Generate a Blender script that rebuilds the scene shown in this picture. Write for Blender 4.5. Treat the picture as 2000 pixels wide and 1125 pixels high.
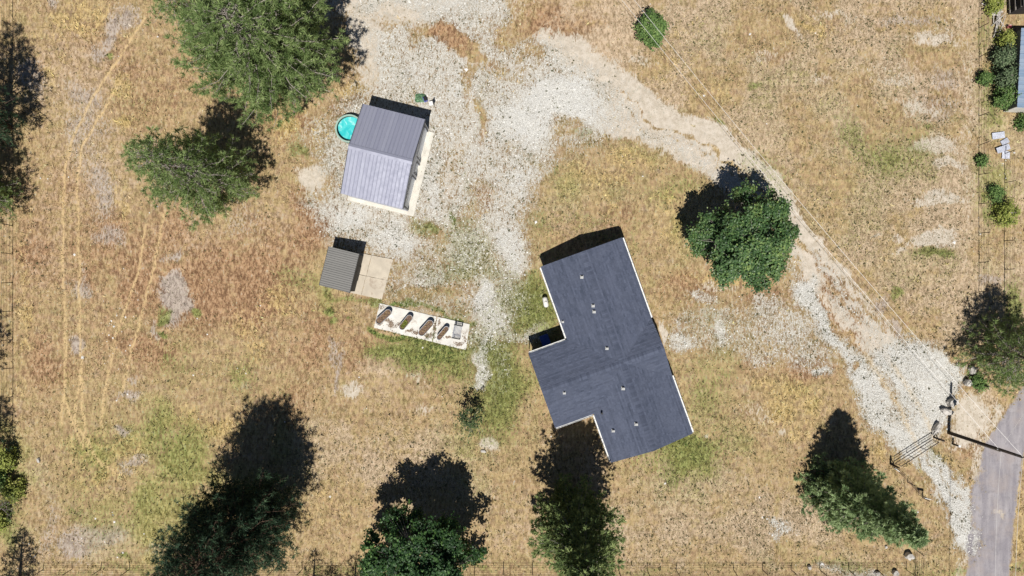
import bpy, math, random
import numpy as np
from mathutils import Vector, Matrix, noise as mnoise

for o in list(bpy.data.objects):
    bpy.data.objects.remove(o)
SC = bpy.context.scene
COL = SC.collection
H = 66.7                                  # camera height: a drone straight above the yard

# ------------------------------------------------------------------ camera, sky, sun, exposure
cam_d = bpy.data.cameras.new('camera')
cam = bpy.data.objects.new('camera', cam_d)
COL.objects.link(cam)
cam.location = (0, 0, H)
cam.rotation_euler = (0, 0, 0)
cam_d.sensor_width = 36.0
cam_d.lens = 36.0 * H / 100.0
cam_d.clip_end = 2000
SC.camera = cam

SH = Vector((0.03, 0.50))                 # where a shadow falls, per metre of height (x east, y north)
to_sun = Vector((-SH.x, -SH.y, 1.0)).normalized()
elev = math.asin(to_sun.z)
azim = math.atan2(to_sun.x, to_sun.y)     # clockwise from north (+y)
w = bpy.data.worlds.new('World')
SC.world = w
w.use_nodes = True
wn = w.node_tree
bg = wn.nodes['Background']
sky = wn.nodes.new('ShaderNodeTexSky')
sky.sky_type = 'NISHITA'
sky.sun_disc = False
sky.sun_elevation = elev
sky.sun_rotation = azim
wn.links.new(sky.outputs[0], bg.inputs[0])
sky.air_density = 0.55
sky.dust_density = 0.15
sky.ozone_density = 1.2
bg.inputs[1].default_value = 0.05
sun_d = bpy.data.lights.new('sun', 'SUN')
sun_d.energy = 5.0
sun_d.angle = math.radians(0.5)
sun_d.color = (1.0, 0.965, 0.91)
sun = bpy.data.objects.new('sun', sun_d)
COL.objects.link(sun)
sun.rotation_euler = to_sun.to_track_quat('Z', 'Y').to_euler()
sun.location = (0, -30, 60)
vs = SC.view_settings
vs.view_transform = 'Standard'
vs.look = 'None'
vs.gamma = 1
vs.exposure = 0.1
vs.use_curve_mapping = False
SC.cycles.diffuse_bounces = 2
SC.cycles.max_bounces = 6
SC.render.resolution_x, SC.render.resolution_y = 1024, 576


# ------------------------------------------------------------------ helpers
def G(px, py, z=0.0):
    """plan position (metres) of a survey point read from the aerial photograph, for a point at height z"""
    k = (1 - z / H) / 20.0
    return ((px - 1000) * k, (562.5 - py) * k)


def tag(o, label=None, cat=None, group=None, kind=None):
    if label: o['label'] = label
    if cat: o['category'] = cat
    if group: o['group'] = group
    if kind: o['kind'] = kind
    return o


def thing(name, label, cat, loc=(0, 0, 0), rotz=0.0, group=None):
    o = bpy.data.objects.new(name, None)
    COL.objects.link(o)
    o.location = loc
    o.rotation_euler = (0, 0, rotz)
    o.empty_display_size = 0.3
    return tag(o, label, cat, group)


def link(name, me, parent=None, loc=None, rot=None):
    o = bpy.data.objects.new(name, me)
    COL.objects.link(o)
    if parent: o.parent = parent
    if loc is not None: o.location = loc
    if rot is not None: o.rotation_euler = rot
    return o


class MB:
    """collects simple shapes and links them as ONE mesh object"""
    def __init__(s):
        s.v = []; s.f = []

    def add(s, V, F):
        o = len(s.v)
        s.v += [tuple(p) for p in V]
        s.f += [tuple(i + o for i in f) for f in F]
        return s

    def box(s, c, size, rz=0.0, m=None):
        hx, hy, hz = size[0] / 2, size[1] / 2, size[2] / 2
        pts = [Vector((x, y, z)) for z in (-hz, hz) for x, y in ((-hx, -hy), (hx, -hy), (hx, hy), (-hx, hy))]
        M = m if m is not None else Matrix.Rotation(rz, 3, 'Z')
        return s.add([M @ p + Vector(c) for p in pts],
                     [(3, 2, 1, 0), (4, 5, 6, 7), (0, 1, 5, 4), (1, 2, 6, 5), (2, 3, 7, 6), (3, 0, 4, 7)])

    def prism(s, poly, z0, z1):
        n = len(poly)
        z0s = z0 if hasattr(z0, '__len__') else [z0] * n
        z1s = z1 if hasattr(z1, '__len__') else [z1] * n
        V = [(p[0], p[1], z) for p, z in zip(poly, z0s)] + [(p[0], p[1], z) for p, z in zip(poly, z1s)]
        F = [tuple(range(n - 1, -1, -1)), tuple(range(n, 2 * n))]
        F += [(i, (i + 1) % n, (i + 1) % n + n, i + n) for i in range(n)]
        return s.add(V, F)

    def tube(s, pts, r, sides=8, caps=True):
        pts = [Vector(p) for p in pts]
        n = len(pts)
        rs = r if hasattr(r, '__len__') else [r] * n
        V = []; F = []
        for i, p in enumerate(pts):
            d = (pts[min(i + 1, n - 1)] - pts[max(i - 1, 0)]).normalized()
            a = d.orthogonal().normalized() if abs(d.z) > 0.95 else d.cross(Vector((0, 0, 1))).normalized()
            b = d.cross(a)
            for k in range(sides):
                t = 2 * math.pi * k / sides
                V.append(p + (a * math.cos(t) + b * math.sin(t)) * rs[i])
        for i in range(n - 1):
            for k in range(sides):
                k2 = (k + 1) % sides
                F.append((i * sides + k, (i + 1) * sides + k, (i + 1) * sides + k2, i * sides + k2))
        if caps:
            F.append(tuple(range(sides)))
            F.append(tuple(range(n * sides - 1, (n - 1) * sides - 1, -1)))
        return s.add(V, F)

    def lathe(s, prof, sides=24, c=(0, 0, 0)):
        V = []; F = []
        n = len(prof)
        for k in range(sides):
            t = 2 * math.pi * k / sides
            for r, z in prof:
                V.append((c[0] + r * math.cos(t), c[1] + r * math.sin(t), c[2] + z))
        for k in range(sides):
            k2 = (k + 1) % sides
            for i in range(n - 1):
                F.append((k * n + i, k2 * n + i, k2 * n + i + 1, k * n + i + 1))
        return s.add(V, F)

    def mesh(s, name, mat, smooth=False):
        me = bpy.data.meshes.new(name)
        me.from_pydata(s.v, [], s.f)
        me.validate()
        if mat: me.materials.append(mat)
        if smooth:
            me.polygons.foreach_set('use_smooth', [True] * len(me.polygons))
        me.update()
        return me

    def build(s, name, mat, parent=None, smooth=False, bevel=0.0, **kw):
        o = link(name, s.mesh(name, mat, smooth), parent, **kw)
        if bevel:
            b = o.modifiers.new('edge', 'BEVEL')
            b.width = bevel; b.segments = 2; b.limit_method = 'ANGLE'
        return o


def np_mesh(name, V, F, mat, tint=None, smooth=False):
    """mesh from arrays: V (n,3), F (m,k); tint (n,) is a 0..1 per-point value the material reads"""
    V = np.ascontiguousarray(V, dtype=np.float32); F = np.ascontiguousarray(F, dtype=np.int32)
    me = bpy.data.meshes.new(name)
    n, (m, k) = len(V), F.shape
    me.vertices.add(n); me.vertices.foreach_set('co', V.ravel())
    me.loops.add(m * k); me.loops.foreach_set('vertex_index', F.ravel())
    me.polygons.add(m)
    me.polygons.foreach_set('loop_start', np.arange(0, m * k, k, dtype=np.int32))
    if smooth: me.polygons.foreach_set('use_smooth', np.ones(m, dtype=bool))
    if tint is not None:
        a = me.attributes.new('tint', 'FLOAT', 'POINT')
        a.data.foreach_set('value', np.ascontiguousarray(tint, dtype=np.float32))
    me.update(calc_edges=True)
    if mat: me.materials.append(mat)
    return me


def tri_soup_rgb(name, T, mat, rgb):
    n = len(T)
    me = np_mesh(name, T.reshape(-1, 3), np.arange(3 * n).reshape(n, 3), mat)
    a = me.attributes.new('blade', 'FLOAT_COLOR', 'POINT')
    c = np.ones((n, 3, 4), np.float32); c[:, :, :3] = rgb[:, None, :]
    a.data.foreach_set('color', c.ravel())
    return me


def tri_soup(name, T, mat, tint):
    """T (n,3,3) loose triangles, tint (n,)"""
    n = len(T)
    return np_mesh(name, T.reshape(-1, 3), np.arange(3 * n).reshape(n, 3), mat, np.repeat(tint, 3))


# ------------------------------------------------------------------ materials
class NT:
    def __init__(s, name):
        s.m = bpy.data.materials.new(name)
        s.m.use_nodes = True
        s.t = s.m.node_tree
        s.t.nodes.clear()
        s.out = s.t.nodes.new('ShaderNodeOutputMaterial')
        s._pos = None

    def put(s, sock, v):
        if isinstance(v, bpy.types.NodeSocket): s.t.links.new(v, sock)
        elif v is not None:
            if hasattr(v, '__len__') and len(v) == 3 and sock.type == 'RGBA': v = (*v, 1)
            sock.default_value = v

    def node(s, typ, ins=None, **props):
        n = s.t.nodes.new(typ)
        for k, v in props.items(): setattr(n, k, v)
        for k, v in (ins or {}).items(): s.put(n.inputs[k], v)
        return n

    @property
    def pos(s):
        if s._pos is None: s._pos = s.node('ShaderNodeTexCoord').outputs['Object']
        return s._pos

    def noise(s, scale, detail=3, rough=0.55, vec=None, dist=0.0):
        return s.node('ShaderNodeTexNoise', {'Vector': vec or s.pos, 'Scale': scale, 'Detail': detail, 'Roughness': rough,
                                             'Distortion': dist}).outputs['Fac']

    def vor(s, scale, out='Distance', vec=None, **kw):
        return s.node('ShaderNodeTexVoronoi', {'Vector': vec or s.pos, 'Scale': scale}, **kw).outputs[out]

    def attr(s, name):
        return s.node('ShaderNodeAttribute', attribute_name=name)

    def math(s, op, a, b=None, clamp=False):
        return s.node('ShaderNodeMath', {0: a, 1: b}, operation=op, use_clamp=clamp).outputs[0]

    def ramp(s, v, lo, hi, a=0.0, b=1.0, smooth=True):
        return s.node('ShaderNodeMapRange', {0: v, 1: lo, 2: hi, 3: a, 4: b}, clamp=True,
                      interpolation_type='SMOOTHSTEP' if smooth else 'LINEAR').outputs[0]

    def mix(s, f, a, b, blend='MIX'):
        n = s.t.nodes.new('ShaderNodeMix')
        n.data_type = 'RGBA'; n.blend_type = blend
        s.put(n.inputs[0], f); s.put(n.inputs[6], a); s.put(n.inputs[7], b)
        return n.outputs[2]

    def bump(s, h, strength=0.5, dist=0.05):
        return s.node('ShaderNodeBump', {'Height': h, 'Strength': strength, 'Distance': dist}).outputs[0]

    def finish(s, color, rough=0.8, metal=0.0, normal=None, spec=0.3, **extra):
        p = s.node('ShaderNodeBsdfPrincipled', {'Base Color': color, 'Roughness': rough, 'Metallic': metal,
                                                'Specular IOR Level': spec})
        if normal is not None: s.put(p.inputs['Normal'], normal)
        for k, v in extra.items(): s.put(p.inputs[k], v)
        s.t.links.new(p.outputs[0], s.out.inputs[0])
        return s.m


def simple(name, col, var=0.12, scale=4.0, rough=0.7, metal=0.0, bump=0.0, bscale=30.0, spec=0.3, dirt=None, dirt_amt=0.4):
    n = NT(name)
    f = n.noise(scale, 4)
    dk = tuple(c * (1 - var) for c in col); lt = tuple(min(1, c * (1 + var)) for c in col)
    c = n.mix(n.ramp(f, 0.3, 0.7), dk, lt)
    if dirt:
        c = n.mix(n.ramp(n.noise(scale * 0.5, 5, 0.7), 0.52, 0.66, 0, dirt_amt), c, dirt)
    nm = n.bump(n.noise(bscale, 3), bump, 0.02) if bump else None
    return n.finish(c, rough, metal, nm, spec)


def leafy(name, dark, mid, light, trans=0.18, rough=0.6, spec=0.25):
    n = NT(name)
    t = n.attr('tint').outputs['Fac']
    c = n.mix(n.ramp(t, 0.0, 0.5, smooth=False), dark, mid)
    c = n.mix(n.ramp(t, 0.5, 1.0, smooth=False), c, light)
    p = n.node('ShaderNodeBsdfPrincipled', {'Base Color': c, 'Roughness': rough, 'Specular IOR Level': spec})
    tr = n.node('ShaderNodeBsdfTranslucent', {'Color': n.mix(0.5, c, light)})
    mx = n.node('ShaderNodeMixShader', {0: trans, 1: p.outputs[0], 2: tr.outputs[0]})
    n.t.links.new(mx.outputs[0], n.out.inputs[0])
    return n.m


def tinted(name, ramp_cols, rough=0.85, spec=0.2):
    n = NT(name)
    t = n.attr('tint').outputs['Fac']
    cr = n.node('ShaderNodeValToRGB', {0: t})
    e = cr.color_ramp.elements
    e[0].position = 0; e[0].color = (*ramp_cols[0], 1)
    e[1].position = 1; e[1].color = (*ramp_cols[-1], 1)
    for i, c in enumerate(ramp_cols[1:-1], 1):
        el = e.new(i / (len(ramp_cols) - 1)); el.color = (*c, 1)
    return n.finish(cr.outputs[0], rough, 0, None, spec)


M = {}
M['concrete_white'] = simple('pale_concrete', (0.64, 0.62, 0.57), 0.12, 1.6, 0.85, bump=0.3, dirt=(0.30, 0.245, 0.19), dirt_amt=0.75)
M['concrete'] = simple('buff_concrete', (0.50, 0.44, 0.35), 0.12, 1.1, 0.85, bump=0.25, dirt=(0.25, 0.19, 0.14), dirt_amt=0.6)
M['apron'] = simple('apron_concrete', (0.60, 0.57, 0.50), 0.10, 1.8, 0.85, bump=0.2, dirt=(0.35, 0.3, 0.25))
M['white_trim'] = simple('white_trim', (0.72, 0.72, 0.70), 0.05, 3, 0.5)
M['vent_paint'] = simple('dull_vent_paint', (0.46, 0.46, 0.45), 0.15, 5, 0.6)
M['siding'] = simple('pale_siding', (0.50, 0.50, 0.48), 0.06, 2, 0.6, dirt=(0.35, 0.32, 0.28))
M['shop_siding'] = simple('grey_siding', (0.50, 0.52, 0.58), 0.06, 2, 0.5)
M['dark_trim'] = simple('dark_trim', (0.05, 0.055, 0.07), 0.1, 3, 0.5)
M['door_white'] = simple('garage_door_white', (0.74, 0.78, 0.84), 0.04, 2, 0.45)


def metal_roof(name, col, worn, rough, streak=0.35):
    n = NT(name)
    rnd = n.node('ShaderNodeObjectInfo').outputs['Random']
    off = n.node('ShaderNodeCombineXYZ', {0: n.math('MULTIPLY', rnd, 37.0), 1: n.math('MULTIPLY', rnd, 91.0)}).outputs[0]
    v = n.node('ShaderNodeVectorMath', {0: n.pos, 1: off}, operation='ADD').outputs[0]
    vs = n.node('ShaderNodeMapping', {'Vector': v, 'Scale': (9.0, 0.25, 1.0)}).outputs[0]
    c = n.mix(n.ramp(rnd, 0, 1, 0, 0.45, smooth=False), col, worn)
    c = n.mix(n.ramp(n.noise(1.0, 4, 0.65, vs), 0.42, 0.68, 0, streak * .7), c, worn)
    return n.finish(c, n.ramp(n.noise(2.0, 3, 0.6, v), 0.3, 0.7, rough - .08, rough + .12), 0.1, n.bump(n.noise(1.4, 3, 0.5, v), 0.10, 0.02), 0.45)


M['roof_metal'] = metal_roof('shop_roof_metal', (0.235, 0.242, 0.315), (0.335, 0.345, 0.415), 0.48)
M['shed_metal'] = metal_roof('shed_roof_metal', (0.195, 0.190, 0.180), (0.235, 0.228, 0.215), 0.55)
M['shed_wall'] = simple('shed_wall', (0.045, 0.044, 0.043), 0.1, 2, 0.7)  # dark wall, darkened further with the shade below the roof edge
M['neighbour_roof'] = metal_roof('blue_roof_metal', (0.16, 0.245, 0.355), (0.36, 0.40, 0.46), 0.5, 0.7)
M['neighbour_wall'] = simple('grey_weathered_wall', (0.17, 0.165, 0.16), 0.15, 3, 0.8)
M['glass'] = simple('window_glass', (0.02, 0.025, 0.03), 0.1, 1, 0.08, spec=0.6)
M['galv'] = simple('galvanised_steel', (0.42, 0.43, 0.45), 0.12, 6, 0.4, 0.7, spec=0.5)
M['black_metal'] = simple('black_metal', (0.018, 0.018, 0.02), 0.2, 6, 0.5, 0.2)
M['brown_metal'] = simple('rusty_pipe', (0.045, 0.032, 0.028), 0.3, 8, 0.7, 0.2)
M['pole_wood'] = simple('creosoted_wood', (0.035, 0.026, 0.021), 0.3, 5, 0.85, bump=0.4)
M['old_wood'] = simple('weathered_wood', (0.30, 0.27, 0.24), 0.25, 5, 0.9, bump=0.4)
M['dark_wood'] = simple('dark_boards', (0.03, 0.026, 0.026), 0.3, 4, 0.9)
M['bleached'] = simple('bleached_branches', (0.48, 0.45, 0.42), 0.2, 5, 0.9)
M['bark'] = simple('bark', (0.13, 0.085, 0.06), 0.35, 6, 0.95, bump=0.7, bscale=14)
M['twig'] = simple('grey_twigs', (0.36, 0.315, 0.285), 0.3, 6, 0.95)
M['tank_white'] = simple('white_tank_paint', (0.70, 0.68, 0.64), 0.05, 3, 0.45)
M['wire'] = simple('bare_wire', (0.62, 0.60, 0.58), 0.05, 1, 0.5, 0.1, spec=0.5)
M['boulder'] = simple('pale_boulder', (0.50, 0.47, 0.43), 0.18, 3, 0.9, bump=0.6, bscale=9, dirt=(0.28, 0.25, 0.21))
M['sheet'] = simple('galvanised_sheet', (0.64, 0.66, 0.72), 0.12, 2, 0.45, 0.3, spec=0.5, dirt=(0.36, 0.33, 0.36))
M['blue'] = simple('blue_plastic', (0.035, 0.075, 0.30), 0.1, 3, 0.4)
M['blue_bright'] = simple('bright_blue_plastic', (0.10, 0.13, 0.48), 0.1, 3, 0.4)
M['red'] = simple('faded_red_plastic', (0.42, 0.13, 0.13), 0.15, 4, 0.5)
M['tarp'] = simple('green_tarp', (0.10, 0.19, 0.10), 0.45, 6, 0.45, bump=0.4)
M['pool_wall'] = simple('pool_wall', (0.16, 0.27, 0.235), 0.1, 3, 0.5)
M['pool_rim'] = simple('pool_rim', (0.30, 0.42, 0.36), 0.08, 3, 0.4)
M['pool_liner'] = simple('pool_liner', (0.10, 0.10, 0.075), 0.3, 3, 0.6)
M['slat'] = simple('grey_bench_slats', (0.25, 0.26, 0.29), 0.1, 5, 0.5)
M['soil'] = simple('planter_soil', (0.16, 0.105, 0.075), 0.45, 9, 0.95, bump=0.8, bscale=18, dirt=(0.30, 0.23, 0.14))

n = NT('pool_water')
f = n.noise(1.3, 4, 0.6, dist=0.6)
c = n.mix(n.ramp(f, 0.38, 0.62), (0.035, 0.47, 0.50), (0.10, 0.60, 0.60))
c = n.mix(n.ramp(n.noise(1.7, 3, 0.6, dist=1.2), 0.54, 0.68, 0, 0.7), c, (0.42, 0.74, 0.74))
M['water'] = n.finish(c, 0.07, 0, n.bump(n.noise(3.5, 2), 0.10, 0.04), 0.5)

n = NT('roof_shingles')
t = n.attr('tint').outputs['Fac']
c = n.mix(t, (0.042, 0.052, 0.080), (0.092, 0.107, 0.156))
c = n.mix(n.ramp(n.noise(0.7, 4), 0.35, 0.7, 0, 0.4), c, (0.092, 0.105, 0.148))
c = n.mix(n.ramp(n.noise(34, 2), 0.56, 0.72, 0, 0.5), c, (0.13, 0.14, 0.18))
M['shingle'] = n.finish(c, 0.85, 0, n.bump(n.noise(60, 2), 0.5, 0.01), 0.25)

M['needle_pine'] = leafy('pine_needles', (0.090, 0.150, 0.048), (0.250, 0.345, 0.125), (0.46, 0.55, 0.245), 0.38)
M['needle_shaded'] = leafy('shaded_pine_needles', (0.016, 0.038, 0.020), (0.042, 0.084, 0.046), (0.115, 0.185, 0.095), 0.15)  # darker copy of the pine needles, crown shade put into the colour
M['needle_spruce'] = leafy('spruce_needles', (0.075, 0.135, 0.058), (0.225, 0.330, 0.145), (0.46, 0.57, 0.30), 0.36)
M['needle_cedar'] = leafy('fir_needles', (0.032, 0.062, 0.024), (0.110, 0.165, 0.058), (0.32, 0.39, 0.15), 0.28)
M['leaf_maple'] = leafy('maple_leaves', (0.024, 0.060, 0.020), (0.082, 0.160, 0.052), (0.25, 0.34, 0.105), 0.22, 0.45, 0.4)
M['leaf_shaded'] = leafy('shaded_maple_leaves', (0.010, 0.032, 0.010), (0.034, 0.085, 0.024), (0.15, 0.28, 0.07), 0.22, 0.5, 0.35)  # maple leaves darkened, shade of the crown's north side in the colour
M['leaf_bush'] = leafy('bush_leaves', (0.045, 0.095, 0.028), (0.125, 0.21, 0.058), (0.25, 0.35, 0.11))
M['leaf_bush_dark'] = leafy('dark_sparse_leaves', (0.02, 0.04, 0.015), (0.06, 0.095, 0.035), (0.14, 0.18, 0.07))
M['leaf_lime'] = leafy('yellow_green_leaves', (0.12, 0.16, 0.03), (0.28, 0.32, 0.07), (0.50, 0.50, 0.15))
M['leaf_sage'] = leafy('grey_green_needles', (0.045, 0.075, 0.035), (0.12, 0.17, 0.085), (0.24, 0.30, 0.16))
M['weed'] = tinted('weed_leaves', [(0.055, 0.060, 0.028), (0.110, 0.110, 0.048), (0.19, 0.185, 0.07), (0.155, 0.225, 0.06)])
M['dry'] = tinted('dry_grass_blades', [(0.13, 0.080, 0.040), (0.36, 0.230, 0.11), (0.52, 0.385, 0.20), (0.66, 0.53, 0.29)])
n = NT('dry_grass_blades')
M['dry_rgb'] = n.finish(n.attr('blade').outputs['Color'], 0.85, 0, None, 0.15)
M['stone'] = tinted('gravel_stones', [(0.32, 0.30, 0.27), (0.56, 0.545, 0.50), (0.72, 0.71, 0.67)])
M['white_stone'] = tinted('white_stones', [(0.55, 0.53, 0.50), (0.75, 0.73, 0.70)])

# ------------------------------------------------------------------ ground survey: what grows or lies where
STEP = 3.0
X0, X1, Y0, Y1 = -150.0, 2151.0, -150.0, 1275.0
gx = np.arange(X0, X1, STEP); gy = np.arange(Y0, Y1, STEP)
PX, PY = np.meshgrid(gx, gy)
RNG = np.random.RandomState(7)


def fnoise(scale, seed, gamma=0.0):
    """smooth random field over the survey grid, feature size in survey units, about unit variance"""
    r = np.random.RandomState(seed)
    a = np.fft.rfft2(r.randn(*PX.shape))
    ky = np.fft.fftfreq(PX.shape[0])[:, None]; kx = np.fft.rfftfreq(PX.shape[1])[None, :]
    k2 = kx ** 2 + ky ** 2
    s = scale / STEP
    f = np.fft.irfft2(a * np.exp(-k2 * (math.pi * s) ** 2 * 0.5), s=PX.shape)
    return (f / f.std()).astype(np.float32)


N_big, N_mid, N_sm, N_tiny = fnoise(160, 1), fnoise(60, 2), fnoise(22, 3), fnoise(8, 4)
N_w1, N_w2 = fnoise(40, 5), fnoise(40, 6)
N_v1, N_v2 = fnoise(12, 8), fnoise(12, 9)
WX = PX + N_w1 * 7 + N_v1 * 3.2                    # wobbled coordinates: soft, ragged outlines
WY = PY + N_w2 * 7 + N_v2 * 3.2
sstep = lambda a: a * a * (3 - 2 * a)


def blank(): return np.zeros(PX.shape, np.float32)


def blob(m, x, y, rx, ry, val, ang=0.0, soft=0.6):
    c, s = math.cos(math.radians(ang)), math.sin(math.radians(ang))
    dx, dy = WX - x, WY - y
    d = np.sqrt(((dx * c + dy * s) / rx) ** 2 + ((-dx * s + dy * c) / ry) ** 2)
    a = np.clip((1 + soft - d) / (2 * soft), 0, 1)
    np.maximum(m, val * sstep(a), out=m) if val > 0 else np.copyto(m, np.maximum(0, m + val * sstep(a)))


def segdist(pts, qx, qy):
    best = np.full(qx.shape, 1e9, np.float32)
    for (ax, ay), (bx, by) in zip(pts[:-1], pts[1:]):
        vx, vy = bx - ax, by - ay
        t = np.clip(((qx - ax) * vx + (qy - ay) * vy) / (vx * vx + vy * vy + 1e-9), 0, 1)
        np.minimum(best, np.hypot(qx - ax - t * vx, qy - ay - t * vy), out=best)
    return best


def stroke(m, pts, width, val, soft=None, raw=False):
    soft = soft or width * 0.5
    d = segdist(pts, PX + N_v1 * 0.8 if raw else WX, PY + N_v2 * 0.8 if raw else WY)
    a = sstep(np.clip((width / 2 + soft / 2 - d) / soft, 0, 1))
    np.maximum(m, val * a, out=m) if val > 0 else np.copyto(m, np.maximum(0, m + val * a))


def inside(pts, qx, qy):
    r = np.zeros(qx.shape, bool)
    for (ax, ay), (bx, by) in zip(pts, pts[1:] + pts[:1]):
        hit = ((ay > qy) != (by > qy)) & (qx < (bx - ax) * (qy - ay) / (by - ay + 1e-9) + ax)
        r ^= hit
    return r


def poly(m, pts, val, soft=14, raw=False):
    qx, qy = (PX, PY) if raw else (WX, WY)
    sd = segdist(pts + pts[:1], qx, qy)
    sd = np.where(inside(pts, qx, qy), sd, -sd)
    a = sstep(np.clip(sd / soft + 0.5, 0, 1))
    np.maximum(m, val * a, out=m)


gravel, green, rust, grey = blank(), blank(), blank(), blank()
pale, speck, olive = blank(), blank(), blank()
sand, straw, tar, track = blank(), blank(), blank(), blank()

# white gravel yard round the metal-roofed workshop
poly(gravel, [(690, -80), (1015, -80), (1010, 30), (1060, 75), (1130, 105), (1190, 150), (1215, 195), (1170, 235), (1105, 250),
              (1060, 285), (1042, 350), (1030, 420), (1008, 470), (1000, 520), (985, 560), (972, 600), (985, 640), (962, 690),
              (935, 735), (918, 740), (927, 690), (930, 640), (880, 600), (790, 585), (775, 510), (715, 480), (650, 465),
              (605, 425), (590, 390), (655, 350), (650, 300), (640, 265), (665, 215), (705, 150)], 0.66, 70)
for b in [(1085, 205, 110, 70, 1.05), (1010, 240, 80, 80, 0.95), (1010, 330, 40, 110, 0.8), (985, 480, 40, 90, 0.85), (790, 470, 110, 40, 0.85), (690, 420, 60, 40, 0.85), (900, 180, 70, 60, 0.75), (850, 360, 40, 110, 0.8), (800, 150, 80, 50, 0.72), (950, 610, 40, 80, 0.85), (870, 550, 120, 80, 0.60), (960, 540, 50, 110, 0.78), (905, 470, 90, 60, 0.6), (820, 560, 60, 30, 0.6)]:
    blob(gravel, *b, soft=0.9)
blob(gravel, 640, 260, 60, 50, 0.42)
blob(gravel, 650, 300, 40, 50, 0.62)
for b in [(835, 450, 34, 26, -0.4), (850, 500, 50, 34, -0.2), (940, 385, 26, 30, -0.25), (905, 425, 24, 18, -0.25), (865, 62, 50, 15, -0.75, 25),
          (905, 92, 40, 14, -0.7, 35), (1000, 62, 40, 26, -0.55), (1075, 10, 55, 50, -0.9), (933, 240, 9, 32, -0.6, -10), (760, 30, 50, 14, -0.4, -20),
          (800, 50, 20, 30, -0.35), (720, 130, 14, 90, -0.25), (955, 120, 60, 18, -0.3, 20), (920, 150, 10, 70, -0.35, 10), (1030, 105, 26, 12, -0.4),
          (1090, 245, 26, 22, -0.5), (1180, 160, 16, 10, -0.5), (845, 580, 60, 14, -0.3), (905, 560, 35, 40, -0.25), (960, 530, 16, 50, -0.25),
          (880, 340, 14, 60, -0.2, 15), (1000, 300, 24, 40, -0.12)]:
    blob(gravel, *b[:5], ang=b[5] if len(b) > 5 else 0)
stroke(gravel, [(945, 560), (955, 620), (948, 690), (930, 740)], 24, 0.95, 22)
stroke(gravel, [(955, 640), (1000, 655), (1040, 652)], 26, 0.66, 26)
blob(gravel, 985, 700, 26, 50, 0.34)
# gravel of the drive towards the gate
poly(gravel, [(1545, 525), (1590, 535), (1625, 600), (1665, 640), (1690, 665), (1745, 655), (1800, 660), (1862, 690), (1880, 730), (1862, 790),
              (1835, 850), (1800, 885), (1838, 930), (1885, 975), (1892, 1010), (1880, 1070), (1856, 1065), (1858, 1020), (1800, 945),
              (1745, 890), (1695, 825), (1665, 750), (1640, 690), (1590, 640), (1545, 580)], 0.88, 44)
for b in [(1580, 560, 24, 30, 1.0), (1405, 640, 18, 34, 0.78), (1330, 668, 36, 24, 0.72), (1425, 640, 120, 55, 0.43), (1500, 600, 40, 34, 0.55),
          (1395, 610, 60, 20, 0.5), (1480, 690, 60, 26, 0.45), (1533, 1031, 20, 15, 0.6), (1370, 580, 40, 10, 0.5), (1540, 640, 60, 50, 0.55),
          (1575, 690, 60, 30, 0.5), (1615, 720, 12, 10, 0.75), (1690, 1122, 50, 10, 0.6), (1630, 1118, 30, 8, 0.5), (1340, 625, 14, 24, 0.5)]:
    blob(gravel, *b)
for b in [(1655, 640, 14, 40, -0.5, -30), (1725, 655, 22, 20, -0.4), (1745, 755, 9, 40, -0.35, -20), (1760, 800, 30, 30, -0.2), (1640, 600, 16, 50, -0.5, -35),
          (1672, 705, 7, 14, -0.8), (1795, 920, 9, 40, -0.75, -30), (1770, 925, 8, 18, -0.6, -30), (1850, 990, 7, 40, -0.7, -30), (1700, 690, 12, 30, -0.3, -20),
          (1850, 690, 20, 14, -0.4)]:
    blob(gravel, *b[:5], ang=b[5] if len(b) > 5 else 0)

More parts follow.
